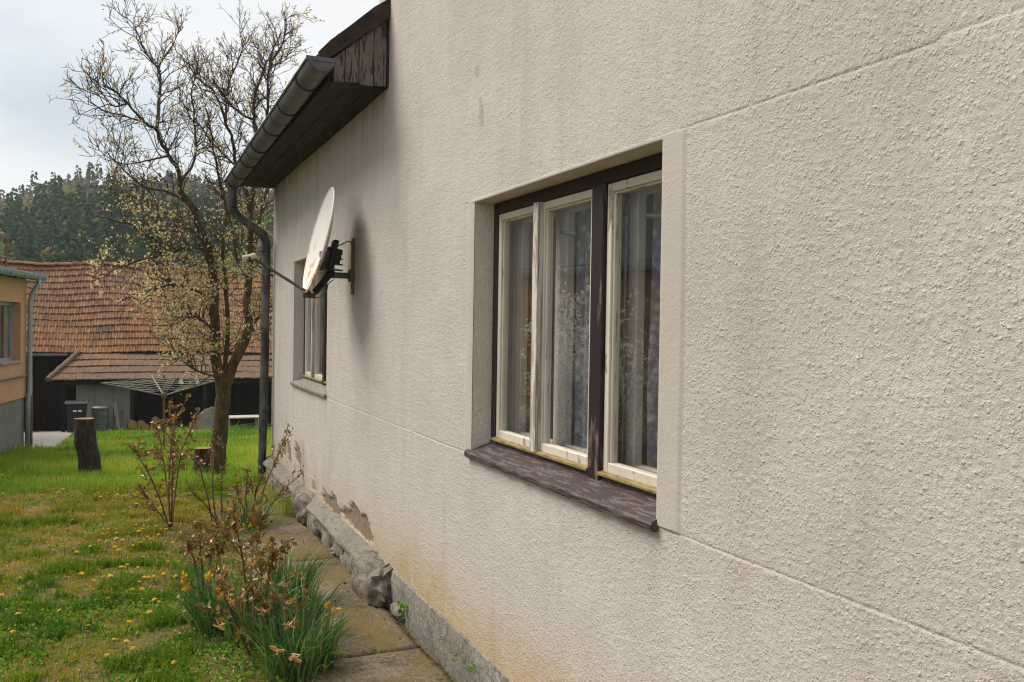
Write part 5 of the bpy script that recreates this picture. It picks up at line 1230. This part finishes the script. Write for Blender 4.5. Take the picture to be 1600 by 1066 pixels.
while cnt < 130:
    yy = 4.6 + 5.1 * rd.random() ** .62; xx = rd.uniform(-1.3, .75)
    if xx < yy * math.tan(rad(-6.4)) or xx > .42 + .25 * (yy > 8.6): continue
    if float(fbm(np.array([xx * 1.3]), np.array([yy * 1.3]), 141, 3)[0]) < rd.uniform(.30, .60): continue
    st, fw = dm[cnt % 5]; o = bpy.data.objects.new('dandelion', None); COL.objects.link(o); o.empty_display_size = .03
    o.location = (xx, yy, gzf(xx, yy) + rd.uniform(-.005, .01)); o.rotation_euler = (rd.uniform(-.35, .35), rd.uniform(-.35, .35), rd.uniform(0, 6)); s_ = rd.uniform(.8, 1.15); o.scale = (s_, s_, s_)
    zi = 0 if yy < 5.8 else (1 if yy < 7.4 else (2 if yy < 8.9 else 3)); tag(o, DL[zi], 'dandelion', DG[zi])
    for nm, me in (('stem', st), ('flower', fw)): c = bpy.data.objects.new(nm, me); COL.objects.link(c); c.parent = o
    cnt += 1

# ------------------------------------------------------------------ daffodil clumps and single faded flowers
def daff_clump(cx, cy, n, hgt, spread, label, seed, lean=(0, 0)):
    r = np.random.default_rng(seed); z0 = gzf(cx, cy) - .01; root = thing('daffodil_clump', (cx, cy, z0), label, 'daffodils')
    V = []; T = []; tn = []
    for k_ in range(n):
        a = r.uniform(0, 6.28); q = spread * r.uniform(0, 1) ** .6; b = np.array([q * math.cos(a), q * math.sin(a), 0]); H = hgt * r.uniform(.6, 1.1)
        out = r.uniform(.05, .72); da = a + r.normal(0, .6); w_ = r.uniform(.006, .012); tw_ = r.uniform(0, 3.1); m = 6; base = len(V)
        if r.random() < .14: out *= 1.9; H *= .85
        for j in range(m):
            t = j / (m - 1); c = b + np.array([math.cos(da) * out * H * t ** 1.9 + lean[0] * t, math.sin(da) * out * H * t ** 1.9 + lean[1] * t, H * (t - .30 * out * t ** 3)])
            ww = w_ * .5 * (1 - t ** 4 * .9); sd_ = np.array([math.cos(tw_ + t * .5), math.sin(tw_ + t * .5), 0]) * ww
            V += [c - sd_, c + sd_]
        for j in range(m - 1): i = base + 2 * j; T += [(i, i + 1, i + 3, i + 2)]
        tn += [min(1, max(0, r.uniform(0, .92) + (.35 if r.random() < .05 else 0)))] * (2 * m)
    link('leaves', npmesh('leaves', np.array(V), np.array(T), MT['daff'], tint=np.array(tn), smooth=True), root)['kind'] = 'stuff'
    return root
clumps = [daff_clump(.50, 5.22, 210, .36, .15, 'dense blue green daffodil clump left of the near rose bush', 1),
          daff_clump(.80, 4.42, 290, .35, .17, 'largest daffodil clump at the bottom edge beside the concrete path', 2),
          daff_clump(.93, 5.55, 190, .37, .13, 'daffodil clump overhanging the path behind the near rose bush', 3),
          daff_clump(.93, 7.65, 150, .30, .17, 'far daffodil clump below the middle rose bush', 4),
          daff_clump(.66, 4.95, 180, .33, .16, 'daffodil clump around the foot of the near rose bush', 5),
          daff_clump(.86, 4.92, 190, .36, .13, 'daffodil clump in the middle of the bed against the path edge', 6)]
def flower(me_name, petals, R_, mat, cup, seed, droop):
    r = random.Random(seed); q = MB()
    for k_ in range(petals):
        a = 2 * math.pi * k_ / petals + r.uniform(-.15, .15); w_ = .42 if petals <= 7 else .26; l = R_ * r.uniform(.8, 1.12); zc = r.uniform(-droop, droop) * l; c, s2 = math.cos(a), math.sin(a)
        q.add([(0, 0, 0), (.55 * l * math.cos(a - w_), .55 * l * math.sin(a - w_), zc * .3 + .006), (l * c, l * s2, zc), (.55 * l * math.cos(a + w_), .55 * l * math.sin(a + w_), zc * .3 + .003), (.5 * l * c, .5 * l * s2, zc * .3 - .004)], [(0, 1, 4), (1, 2, 4), (4, 2, 3), (0, 4, 3)])
    n = 9; v = []; rr_ = R_ * .34
    for j, (f_, z_) in enumerate(((.55, 0), (.85, cup * .5), (1.15, cup))):
        for k_ in range(n): a = 2 * math.pi * k_ / n; v.append((rr_ * f_ * math.cos(a), rr_ * f_ * math.sin(a), z_ + (.004 * math.sin(a * 4) if j == 2 else 0)))
    q.add(v, [(j * n + k_, j * n + (k_ + 1) % n, (j + 1) * n + (k_ + 1) % n, (j + 1) * n + k_) for j in range(2) for k_ in range(n)])
    return q.mesh('flower', mat)
def withered(seed):
    r = random.Random(seed); q = MB(); R_ = .034
    for k_ in range(6):
        a = 2 * math.pi * k_ / 6 + r.uniform(-.35, .35); l = R_ * r.uniform(.7, 1.35); w_ = r.uniform(.16, .34); fw = r.uniform(-.9, .9); tw = r.uniform(-.5, .5); P_ = []
        for t in (0, .35, .7, 1.0):
            rr_ = l * (t * .75 + .1) * (1 - .25 * t * t); z_ = fw * l * t * t + r.uniform(-.004, .004); ww = w_ * l * math.sin(math.pi * min(.95, .12 + t * .8)) * .8
            c, s2 = math.cos(a + tw * t), math.sin(a + tw * t); P_ += [(rr_ * c - ww * s2, rr_ * s2 + ww * c, z_ + r.uniform(-.004, .004)), (rr_ * c + ww * s2, rr_ * s2 - ww * c, z_ + r.uniform(-.004, .004))]
        q.add(P_, [(2 * j, 2 * j + 1, 2 * j + 3, 2 * j + 2) for j in range(3)])
    n = 8; v = []
    for j, (f_, z_) in enumerate(((.45, 0), (.65, .014), (.55, .028))):
        for k_ in range(n): a = 2 * math.pi * k_ / n; u = R_ * .34 * f_ * r.uniform(.7, 1.25); v.append((u * math.cos(a), u * math.sin(a), z_ + r.uniform(-.003, .003)))
    q.add(v, [(j * n + k_, j * n + (k_ + 1) % n, (j + 1) * n + (k_ + 1) % n, (j + 1) * n + k_) for j in range(2) for k_ in range(n)])
    return q.mesh('flower', MT['faded'])
ffm = [withered(k) for k in range(5)]
yfm = [flower('f', 14, .046, MT['yellow'], .02, 11, .5), flower('f', 6, .036, MT['yellow'], .026, 12, .3)]
bfm = [flower('f', 11, .030, MT['ydim'], .016, 13, .4)]
FL = [(286, 903, 'y0', 0, .30), (291, 917, 'y1', 0, .25), (328, 899, 'y1', 0, .30), (348, 917, 'f', 0, .28), (356, 930, 'f', 4, .28), (361, 942, 'f', 4, .27), (376, 937, 'f', 4, .28), (344, 978, 'f', 4, .22), (443, 913, 'f', 5, .32), (457, 939, 'f', 5, .28), (484, 920, 'b', 2, .30), (473, 904, 'f', 2, .33), (460, 897, 'f', 2, .33),
      (513, 945, 'b', 1, .30), (525, 951, 'b', 1, .28), (452, 977, 'f', 1, .28), (434, 1017, 'f', 1, .24), (460, 1028, 'f', 1, .22), (345, 1056, 'f', 4, .10), (397, 1018, 'f', 4, .20), (408, 954, 'f', 4, .28), (386, 1000, 'f', 4, .2), (398, 880, 'f', 5, .3), (415, 905, 'f', 5, .3)]
rd = random.Random(5)
for k_, (px, py, kind, ci, z_) in enumerate(FL):
    root = clumps[ci]; o3 = ORG[root.name]; p = at(px, py, 2, z_ + rd.uniform(-.02, .02))
    if (Vector((p.x, p.y)) - Vector((o3.x, o3.y))).length > .55: p = at(px, py, 1, o3.y - .12)
    st = MB(); b = o3 + Vector((rd.uniform(-.06, .06), rd.uniform(-.06, .06), 0)); nd = Vector((rd.uniform(-1, .8), rd.uniform(-.8, .3), rd.uniform(-.9, .15))).normalized()
    st.tube([b, b.lerp(p, .6) + Vector((0, 0, .05)), p - nd * .035 + Vector((0, 0, .012)), p - nd * .012, p], [.0035, .003, .0028, .004, .005], 5); so_ = st.build('flower_stem', MT['stemg'] if kind != 'f' else MT['faded'], root)
    me = ffm[k_ % 5] if kind == 'f' else (bfm[0] if kind == 'b' else yfm[int(kind[1])])
    o = bpy.data.objects.new('flower', me); COL.objects.link(o); o.parent = root; o.matrix_local = Matrix.Translation(p - o3) @ nd.to_track_quat('Z', 'Y').to_matrix().to_4x4() @ Matrix.Rotation(rd.uniform(0, 6), 4, 'Z')
    if kind != 'f': o['label'] = 'fresh yellow double flower' if kind == 'y0' else 'yellow flower still open'

# ------------------------------------------------------------------ rose bushes
def lmesh():
    out = []
    for k_ in range(4):
        r = random.Random(k_); q = MB(); L_, w_ = 1.0, r.uniform(.52, .66); c = r.uniform(.05, .16)
        prof = [(0, 0), (.22, .72), (.5, 1), (.78, .68), (1, 0)]
        mid = [(t, 0, -c * math.sin(t * 3.1)) for t, _ in prof]; lf = [(t, w_ * .5 * a, c * .5 * a) for t, a in prof[1:-1]]; rt_ = [(t, -w_ * .5 * a, c * .5 * a) for t, a in prof[1:-1]]
        q.add(mid + lf + rt_, [(0, 1, 5), (1, 2, 6, 5), (2, 3, 7, 6), (3, 4, 7), (0, 8, 1), (1, 8, 9, 2), (2, 9, 10, 3), (3, 10, 4)]); out.append(q.mesh('leaf', MT['rose_o']))
    return out
rlm = lmesh()
def rose(name_label, stems, nsingle, nleaf, size, seed, twigL=(.10, .30), leafzone=.25):
    r = np.random.default_rng(seed); b = Vector(stems[0][0]); b.z = gzf(b.x, b.y) - .02
    root = thing('rose_bush', b, name_label, 'rose bush'); tb = Tubes(); tips = []
    for S in stems:
        P_ = [np.array(p, float) for p in S]; C_ = cspline(P_, 6); R_ = np.linspace(.0075, .0032, len(C_)); tb.add(C_, R_, 6)
        L_ = np.linalg.norm(np.diff(C_, axis=0), axis=1).sum(); nt = int(4 + L_ * 9)
        for t in r.uniform(leafzone, 1, nt):
            i = min(len(C_) - 2, int(t * (len(C_) - 1))); d = nrmz(C_[i + 1] - C_[i]) * r.uniform(.2, .8) + nrmz(r.normal(size=3)) * .9 + np.array([0, 0, .3]); l = r.uniform(*twigL)
            pts = [C_[i]]; 
            for q in range(4): d = nrmz(d + r.normal(size=3) * .2 + np.array([0, 0, .06])); pts.append(pts[-1] + d * l / 4)
            pts = np.array(pts); tb.add(pts, np.linspace(.0034, .0016, 5), 4)
            tips += [(p, nrmz(pts[-1] - pts[0])) for p in pts[1:]] + [(pts[-1], nrmz(pts[-1] - pts[0]))]
        tips += [(p, nrmz(C_[-1] - C_[0])) for p in C_[int(len(C_) * .7):]]
    link('stems', tb.mesh('stems', MT['rosewood'], b), root)
    idx = r.integers(0, len(tips), nleaf + nsingle); P = []; D = []; Ls = []
    for k_, i in enumerate(idx):
        p, d = tips[i]; dd = nrmz(d * .4 + r.normal(size=3) + np.array([0, 0, .05])); p = p + r.normal(size=3) * .010; l = size * r.uniform(.55, 1.15)
        if k_ < nsingle:
            o = bpy.data.objects.new('leaf', rlm[k_ % 4]); COL.objects.link(o); o.parent = root
            o.matrix_local = Matrix.Translation(Vector(p) - b) @ Vector(dd).to_track_quat('X', 'Z').to_matrix().to_4x4() @ Matrix.Rotation(r.normal() * .5, 4, 'X') @ Matrix.Diagonal((l, l, l, 1))
        else: P.append(p); D.append(dd); Ls.append(l)
    if P:
        P = np.array(P); D = np.array(D); Ls = np.array(Ls); V, T = leaves(P, D, Ls, Ls * .6, r)
        link('small_leaves', npmesh('small_leaves', V - np.array(b), T, MT['rose'], tint=np.repeat(r.uniform(0, 1, len(P)), 4)), root)['kind'] = 'stuff'
def S(Y, *px): return [at(x, y, 1, Y + dy) for x, y, dy in px]
rose('tall upright rose bush with bronze leaves standing on the lawn left of the trunk', [
    S(7.9, (266, 824, 0), (264, 770, 0), (266, 715, -.1), (272, 672, -.15), (278, 648, -.2)), S(7.9, (268, 824, 0), (275, 760, .1), (284, 705, .1), (300, 668, .1), (312, 642, .1)),
    S(7.9, (264, 824, 0), (248, 775, -.1), (232, 740, -.2), (215, 712, -.3), (206, 698, -.3)), S(7.9, (265, 824, .05), (240, 790, .1), (224, 768, .2)), S(7.9, (267, 824, .0), (258, 740, .3), (252, 700, .3), (248, 672, .4)), S(7.9, (267, 824, .0), (270, 740, -.3), (268, 690, -.3))],
     150, 900, .038, 1, (.06, .22), .30)
rose('thin sparse rose canes growing between the tall rose bush and the path', [
    S(7.8, (333, 824, 0), (325, 780, 0), (314, 738, 0), (310, 715, 0)), S(7.8, (347, 820, 0), (346, 770, 0), (345, 726, 0)), S(7.8, (338, 822, 0), (332, 760, .1), (335, 712, .2), (338, 690, .2)), S(7.8, (342, 822, 0), (322, 790, -.1), (300, 770, -.2))], 26, 80, .034, 2, (.05, .14), .55)
rose('middle rose bush with dark red shoots beside the end of the path', [
    S(8.0, (390, 822, 0), (384, 780, 0), (386, 752, 0), (387, 734, 0)), S(8.0, (394, 822, 0), (398, 780, 0), (402, 760, -.1), (414, 740, -.1)), S(8.0, (392, 820, 0), (374, 780, .1), (368, 758, .1)), S(8.0, (404, 822, 0), (424, 790, .1), (440, 768, .1), (473, 739, .2)), S(8.0, (404, 815, 0), (412, 765, .1), (432, 718, .2), (441, 695, .25), (452, 672, .3))],
     70, 330, .038, 3, (.05, .15), .35)
rose('near rose bush with curled bronze leaves among the daffodils', [
    S(4.75, (404, 1050, 0), (392, 990, 0), (385, 930, 0), (380, 878, 0), (372, 840, -.1), (363, 820, -.1)), S(4.75, (412, 1050, 0), (410, 985, 0), (416, 925, 0), (424, 885, .05), (429, 862, .05)), S(4.75, (400, 1050, 0), (372, 980, -.05), (350, 930, -.1), (342, 890, -.1)), S(4.75, (406, 1050, 0), (398, 950, .1), (392, 890, .15), (405, 840, .2), (408, 810, .2)), S(4.75, (408, 1050, 0), (440, 1000, .0), (452, 960, .0))],
     215, 520, .042, 4, (.06, .17), .28)
rose('left rose bush with rusty leaves behind the blue green daffodils', [
    S(5.75, (318, 945, 0), (316, 890, 0), (312, 845, 0), (314, 812, 0)), S(5.75, (320, 945, 0), (336, 890, .1), (350, 850, .1), (358, 826, .1)), S(5.75, (316, 945, 0), (304, 880, -.1), (296, 850, -.1)), S(5.75, (319, 945, 0), (328, 880, .1), (333, 835, .15))],
     90, 360, .038, 5, (.05, .16), .3)
# tufts and weeds along the wall foot
def tuft(cx, cy, z, n, hgt, sp, label, seed, mat='lush', name='grass_tuft', wid=.004):
    r = np.random.default_rng(seed); x = r.normal(0, sp, n); y = r.normal(0, sp * 1.2, n)
    o = link(name, blades(name, x, y, np.zeros(n), r.uniform(.4, 1.1, n) * hgt, r.uniform(.6, 1.3, n) * wid, r.uniform(.2, .95, n), MT[mat], .8, r), None, (cx, cy, z)); tag(o, label, 'grass tuft', kind='stuff' if sp > .09 else None)
def herb(px, py, Xp, n, size, label, seed, mat='weed', hgt=.06, sp=.05):
    p = at(px, py, 0, Xp); r = np.random.default_rng(seed); a = r.uniform(0, 6.28, n); q = r.uniform(0, 1, n) ** .6 * sp
    P = np.stack([q * np.cos(a) * .5, q * np.sin(a), r.uniform(0, hgt, n)], -1); D = np.stack([np.cos(a) - .3, np.sin(a), r.uniform(.1, .9, n)], -1); V, T = leaves(P, D, r.uniform(.6, 1.2, n) * size, r.uniform(.4, .8, n) * size, r)
    o = link('wall_weed', npmesh('wall_weed', V, T, MT[mat], tint=np.repeat(r.uniform(0, 1, n), 4)), None, (p.x, p.y, max(-.01, p.z - .01))); tag(o, label, 'weed')
tuft(1.33, 8.05, 0, 120, .26, .07, 'tall grass tuft against the round stone at the plinth', 1)
tuft(1.25, 8.9, -.02, 260, .16, .13, 'wide grass tuft between the path end and the downpipe', 2)
tuft(1.05, 8.55, -.02, 160, .12, .10, 'grass tuft growing over the far end of the path', 6)
tuft(1.02, 4.52, -.01, 26, .07, .016, 'small yellowish tuft in the joint of the path', 3)
tuft(1.24, 4.51, -.01, 12, .035, .02, 'tiny tuft in the path joint near the wall', 4)
herb(632, 957, 1.475, 60, .03, 'small leafy weed beside the big stone at the wall foot', 1)
for k_, (px, py, lab) in enumerate([(700, 1005, 'green weed sprouting from the dark crack under the plinth'), (722, 1030, 'second weed in the plinth crack nearer the camera'), (745, 1046, 'mossy weed in the plinth crack at the bottom edge')]): herb(px, py, 1.478, 30, .018, lab, 5 + k_, hgt=.03, sp=.07)
p = at(780, 1045, 0, 1.46); dw = Tubes(); r = np.random.default_rng(8)
base_ = np.array([1.455, p.y, -.02])
for k_ in range(16):
    d = np.array([r.normal(0, .25) - .1, r.normal(0, .45), 1.0]); L_ = r.uniform(.06, .17); pts = [base_ + np.array([0, r.normal(0, .05), 0])]
    for q in range(4): d = nrmz(d + r.normal(size=3) * .2); pts.append(pts[-1] + d * L_ / 4)
    dw.add(np.array(pts), np.linspace(.0013, .0006, 5), 4)
o = link('dry_weed', dw.mesh('dry_weed', MT['litter'], base_), None, base_); tag(o, 'thin dry weed stalks against the plinth at the bottom of the wall', 'weed')
# crumbs of mortar and soil in the crack between path and wall
gr_ = MB(); rg = random.Random(12)
for k_ in range(260):
    yy = rg.uniform(3.3, 9.6); xx = 1.462 - abs(rg.gauss(0, .035)) if rg.random() < .75 else rg.uniform(.9, 1.45); s_ = rg.uniform(.003, .011) * (1.5 if rg.random() < .06 else 1); c_ = Vector((xx, yy, s_ * .3))
    ax_ = [Vector((rg.uniform(-1, 1), rg.uniform(-1, 1), rg.uniform(-.6, .6))).normalized() * s_ * rg.uniform(.6, 1.2) for _ in range(3)]
    v = [c_ + ax_[0], c_ - ax_[0], c_ + ax_[1], c_ - ax_[1], c_ + Vector((0, 0, s_ * .8)), c_ - Vector((0, 0, s_))]
    gr_.add(v, [(0, 2, 4), (2, 1, 4), (1, 3, 4), (3, 0, 4), (2, 0, 5), (1, 2, 5), (3, 1, 5), (0, 3, 5)])
tag(gr_.build('crumbs', MT['mortar'], None, (1.4, 5, 0)), 'crumbs of mortar and grit along the foot of the wall', kind='stuff')
n = 420; y = RNG.uniform(3.3, 9.4, n); y = y[fbm(y * 2.2, y * 0, 301, 3) > .46]; n = len(y); x = 1.468 - np.abs(RNG.normal(0, .012, n))
P = np.stack([x, y, RNG.uniform(-.01, .012, n)], -1); D = np.stack([RNG.normal(-.3, .6, n), RNG.normal(size=n), RNG.uniform(.1, .8, n)], -1)
V, T = leaves(P, D, RNG.uniform(.006, .018, n), RNG.uniform(.004, .011, n), RNG)
tag(link('moss', npmesh('moss', V, T, MT['weed'], tint=np.repeat(RNG.uniform(0, .7, n), 4))), 'moss and tiny seedlings along the joint of wall and path', kind='stuff')
# pale bush sprig at the left frame edge and the white flowering shrub the panes mirror
def bush(cx, cy, R_, H, n, mats, label, seed, size=.03, name='shrub'):
    r = np.random.default_rng(seed); z0 = gzf(cx, cy); root = thing(name, (cx, cy, z0), label, 'shrub'); tb = Tubes(); tips = []
    for k_ in range(26):
        a = r.uniform(0, 6.28); d = np.array([math.cos(a) * r.uniform(.05, .28), math.sin(a) * r.uniform(.05, .6), 1.0]); pts = [np.array([0, 0, -.02])]; l = H * r.uniform(.6, 1.1)
        for q in range(6): d = nrmz(d + r.normal(size=3) * .10); pts.append(pts[-1] + d * l / 6)
        pts = np.array(pts); tb.add(pts, np.linspace(.010, .003, 7), 4); tips += list(pts[2:])
        for q in range(5):
            i = r.integers(2, 7); d2 = nrmz(r.normal(size=3) + np.array([0, 0, .4])); p2 = np.array([pts[i] + d2 * l * .3 * t for t in (0, .35, .7, 1)]) + r.normal(0, .01, (4, 3)); tb.add(p2, np.linspace(.004, .002, 4), 3); tips += list(p2)
    link('stems', tb.mesh('stems', MT['twig'], (0, 0, 0)), root); tips = np.array(tips); tips = tips[np.abs(tips[:, 0]) < .5]
    for nm, mat, cnt_ in mats:
        P = tips[r.integers(0, len(tips), cnt_)] + r.normal(0, R_ * .06, (cnt_, 3)); V, T = leaves(P, r.normal(size=(cnt_, 3)), r.uniform(.6, 1.3, cnt_) * size, r.uniform(.5, 1, cnt_) * size, r)
        link(nm, npmesh(nm, V, T, MT[mat], tint=np.repeat(r.uniform(0, 1, cnt_), 4)), root)['kind'] = 'stuff'
bush(-2.19, 10.6, .7, 2.0, 60, [('blossom', 'white_fl', 7000), ('foliage', 'weed', 500)], 'loose white flowering shrub left of the lawn', 3, .05)
bush(-2.5, 9.65, .6, 1.8, 60, [('blossom', 'white_fl', 2600), ('foliage', 'weed', 400)], 'smaller white flowering shrub nearer the camera', 4, .045)
bush(-1.85, 9.0, .5, 1.1, 60, [('blossom', 'yellow', 420), ('foliage', 'weed', 600)], 'yellow flowering bush beside the white shrub', 5, .03)
herb(8, 762, at(8, 762, 2, -.05).x, 60, .04, 'pale leafy weed at the left edge of the lawn crest', 9, hgt=.12, sp=.14)

# ================================================================== wooded hill
def conifer_proto(seed):
    r = np.random.default_rng(seed); P = []; D = []; L_ = []
    for k_ in range(260):
        t = r.uniform(.02, 1) ** 1.1; a = r.uniform(0, 6.28); z = 1 - t; rad_ = .22 * t ** .85 * r.uniform(.35, 1.0); P.append((rad_ * .55 * math.cos(a), rad_ * .55 * math.sin(a), z)); D.append((math.cos(a), math.sin(a), -.45)); L_.append(.04 + .10 * t)
    L_ = np.array(L_); return leaves(np.array(P), np.array(D), L_, L_ * .75, r)
def broad_proto(seed, dens=260):
    r = np.random.default_rng(seed); P = r.normal(size=(dens, 3)); P /= np.linalg.norm(P, axis=1)[:, None]; lob = .75 + .35 * fbm(P[:, 0] * 2 + 5, P[:, 1] * 2 + P[:, 2] * 2, seed, 3)
    P = P * (r.uniform(.45, 1, dens) ** .4 * lob)[:, None] * np.array([.34, .34, .42]) + np.array([0, 0, .56]); L_ = r.uniform(.05, .12, dens)
    return leaves(P, r.normal(size=(dens, 3)) + np.array([0, 0, .3]), L_, L_ * .8, r)
CP = [conifer_proto(k_) for k_ in range(4)]; BP = [broad_proto(k_) for k_ in range(4)]
r = np.random.default_rng(77); acc = {'conifer': [[], [], []], 'bare': [[], [], []], 'spring': [[], [], []]}
def put(kind, proto, x, y, z, s_, w_, tint):
    V, T = proto; a = r.uniform(0, 6.28); c, s2 = math.cos(a), math.sin(a); M3 = np.array([[c, -s2, 0], [s2, c, 0], [0, 0, 1]]); A = acc[kind]
    off = sum(len(q) for q in A[0]); A[0].append((V * np.array([w_, w_, s_])) @ M3.T + np.array([x, y, z])); A[1].append(T + off); A[2].append(np.clip(np.repeat(r.uniform(0, 1, len(V) // 4), 4) * .6 + tint * .4, 0, 1))
n = 0
for k_ in range(1600):
    y = 80 + 215 * r.uniform(0, 1) ** .8; x = r.uniform(-.30 * y - 8, .34 * y + 14); z = float(hill_z(x, y))
    mixv = float(fbm(np.array([x * .022 + 4]), np.array([y * .016]), 201, 3)[0]); up = (y - 80) / 215
    s_ = r.uniform(9, 17)
    if mixv + .22 * up + r.normal(0, .06) > .615: put('conifer', CP[k_ % 4], x, y, z - .4, s_ * 1.12, s_ * .95, r.uniform(0, .8))
    elif r.random() < .45: put('spring', BP[k_ % 4], x, y, z - .5, s_ * .9, s_ * .9, r.uniform(0, 1))
    else: put('bare', BP[k_ % 4], x, y, z - .5, s_, s_, r.uniform(0, 1))
for kind, nm, lab in (('conifer', 'conifer_wood', 'dark conifers covering the far hillside'), ('bare', 'bare_wood', 'grey brown leafless wood on the lower hillside'), ('spring', 'budding_wood', 'fresh green trees mixed into the far wood')):
    A = acc[kind]; o = link(nm, npmesh(nm, np.concatenate(A[0]), np.concatenate(A[1]), MT[kind], tint=np.concatenate(A[2]))); tag(o, lab, kind='stuff')
# trees that stand out singly below the wood
def single(px, py_top, py_base, Y, kind, mat, label, w_, cat='tree'):
    b = at(px, py_base, 1, Y); t = at(px, py_top, 1, Y); H = t.z - b.z; root = thing('hillside_tree', b, label, cat)
    q = MB(); q.tube([(b.x, b.y, b.z - 2), (b.x, b.y, b.z + H * .7)], [H * .02, H * .006], 6); q.build('trunk', MT['twig'], root)
    rr_ = np.random.default_rng(px); parts_ = []
    for k_ in range(3):
        V, T = (conifer_proto if kind == 'c' else broad_proto)(px + k_); parts_.append((V * np.array([w_, w_, 1]) * H, T))
    V = np.concatenate([p_[0] for p_ in parts_]); T = np.concatenate([p_[1] + sum(len(parts_[j][0]) for j in range(i)) for i, p_ in enumerate(parts_)])
    link('crown', npmesh('crown', V, T, MT[mat], tint=np.repeat(rr_.uniform(0, 1, len(V) // 4), 4)), root)
single(42, 353, 412, 120, 'c', 'larch', 'bright green larch rising above the apricot house roof', .95)
single(66, 352, 420, 128, 'b', 'ochre', 'tall yellowish budding tree right of the bright green larch', .75)
single(84, 384, 420, 105, 'b', 'ochre', 'rounded sandy coloured tree low above the barn ridge', 1.5)
single(24, 372, 420, 135, 'b', 'bare', 'grey leafless tree left of the bright green larch', 1.0)
single(232, 345, 425, 140, 'b', 'spring', 'pale green tree seen through the plum branches', .9)
single(300, 362, 425, 118, 'b', 'ochre', 'ochre tree seen above the barn ridge through the plum crown', 1.1)
single(352, 350, 425, 122, 'b', 'ochre', 'yellow budding tree behind the plum trunk', 1.0)
single(412, 358, 425, 112, 'b', 'ochre', 'tall yellow budding tree next to the house corner', 1.0)
single(440, 350, 425, 116, 'b', 'ochre', 'yellow tree half hidden by the house corner', 1.0)
single(120, 372, 425, 126, 'b', 'bare', 'brown leafless tree above the left part of the barn ridge', 1.1)
single(182, 368, 425, 124, 'b', 'ochre', 'straw coloured tree over the middle of the barn ridge', 1.0)
# ================================================================== thin air that pales the far hill
hz = G('air'); hv = hz.n('VolumePrincipled', {'Color': (0.86, 0.90, 0.95, 1), 'Density': 0.0005, 'Anisotropy': 0.2}); hz.t.links.new(hv.outputs[0], hz.out.inputs[1])
q = MB(); q.box((-300, -70, -32), (300, 540, 62)); tag(q.build('haze', hz.m, None, (0, 0, 0)), 'thin pale haze in the air over garden and hill', kind='stuff')
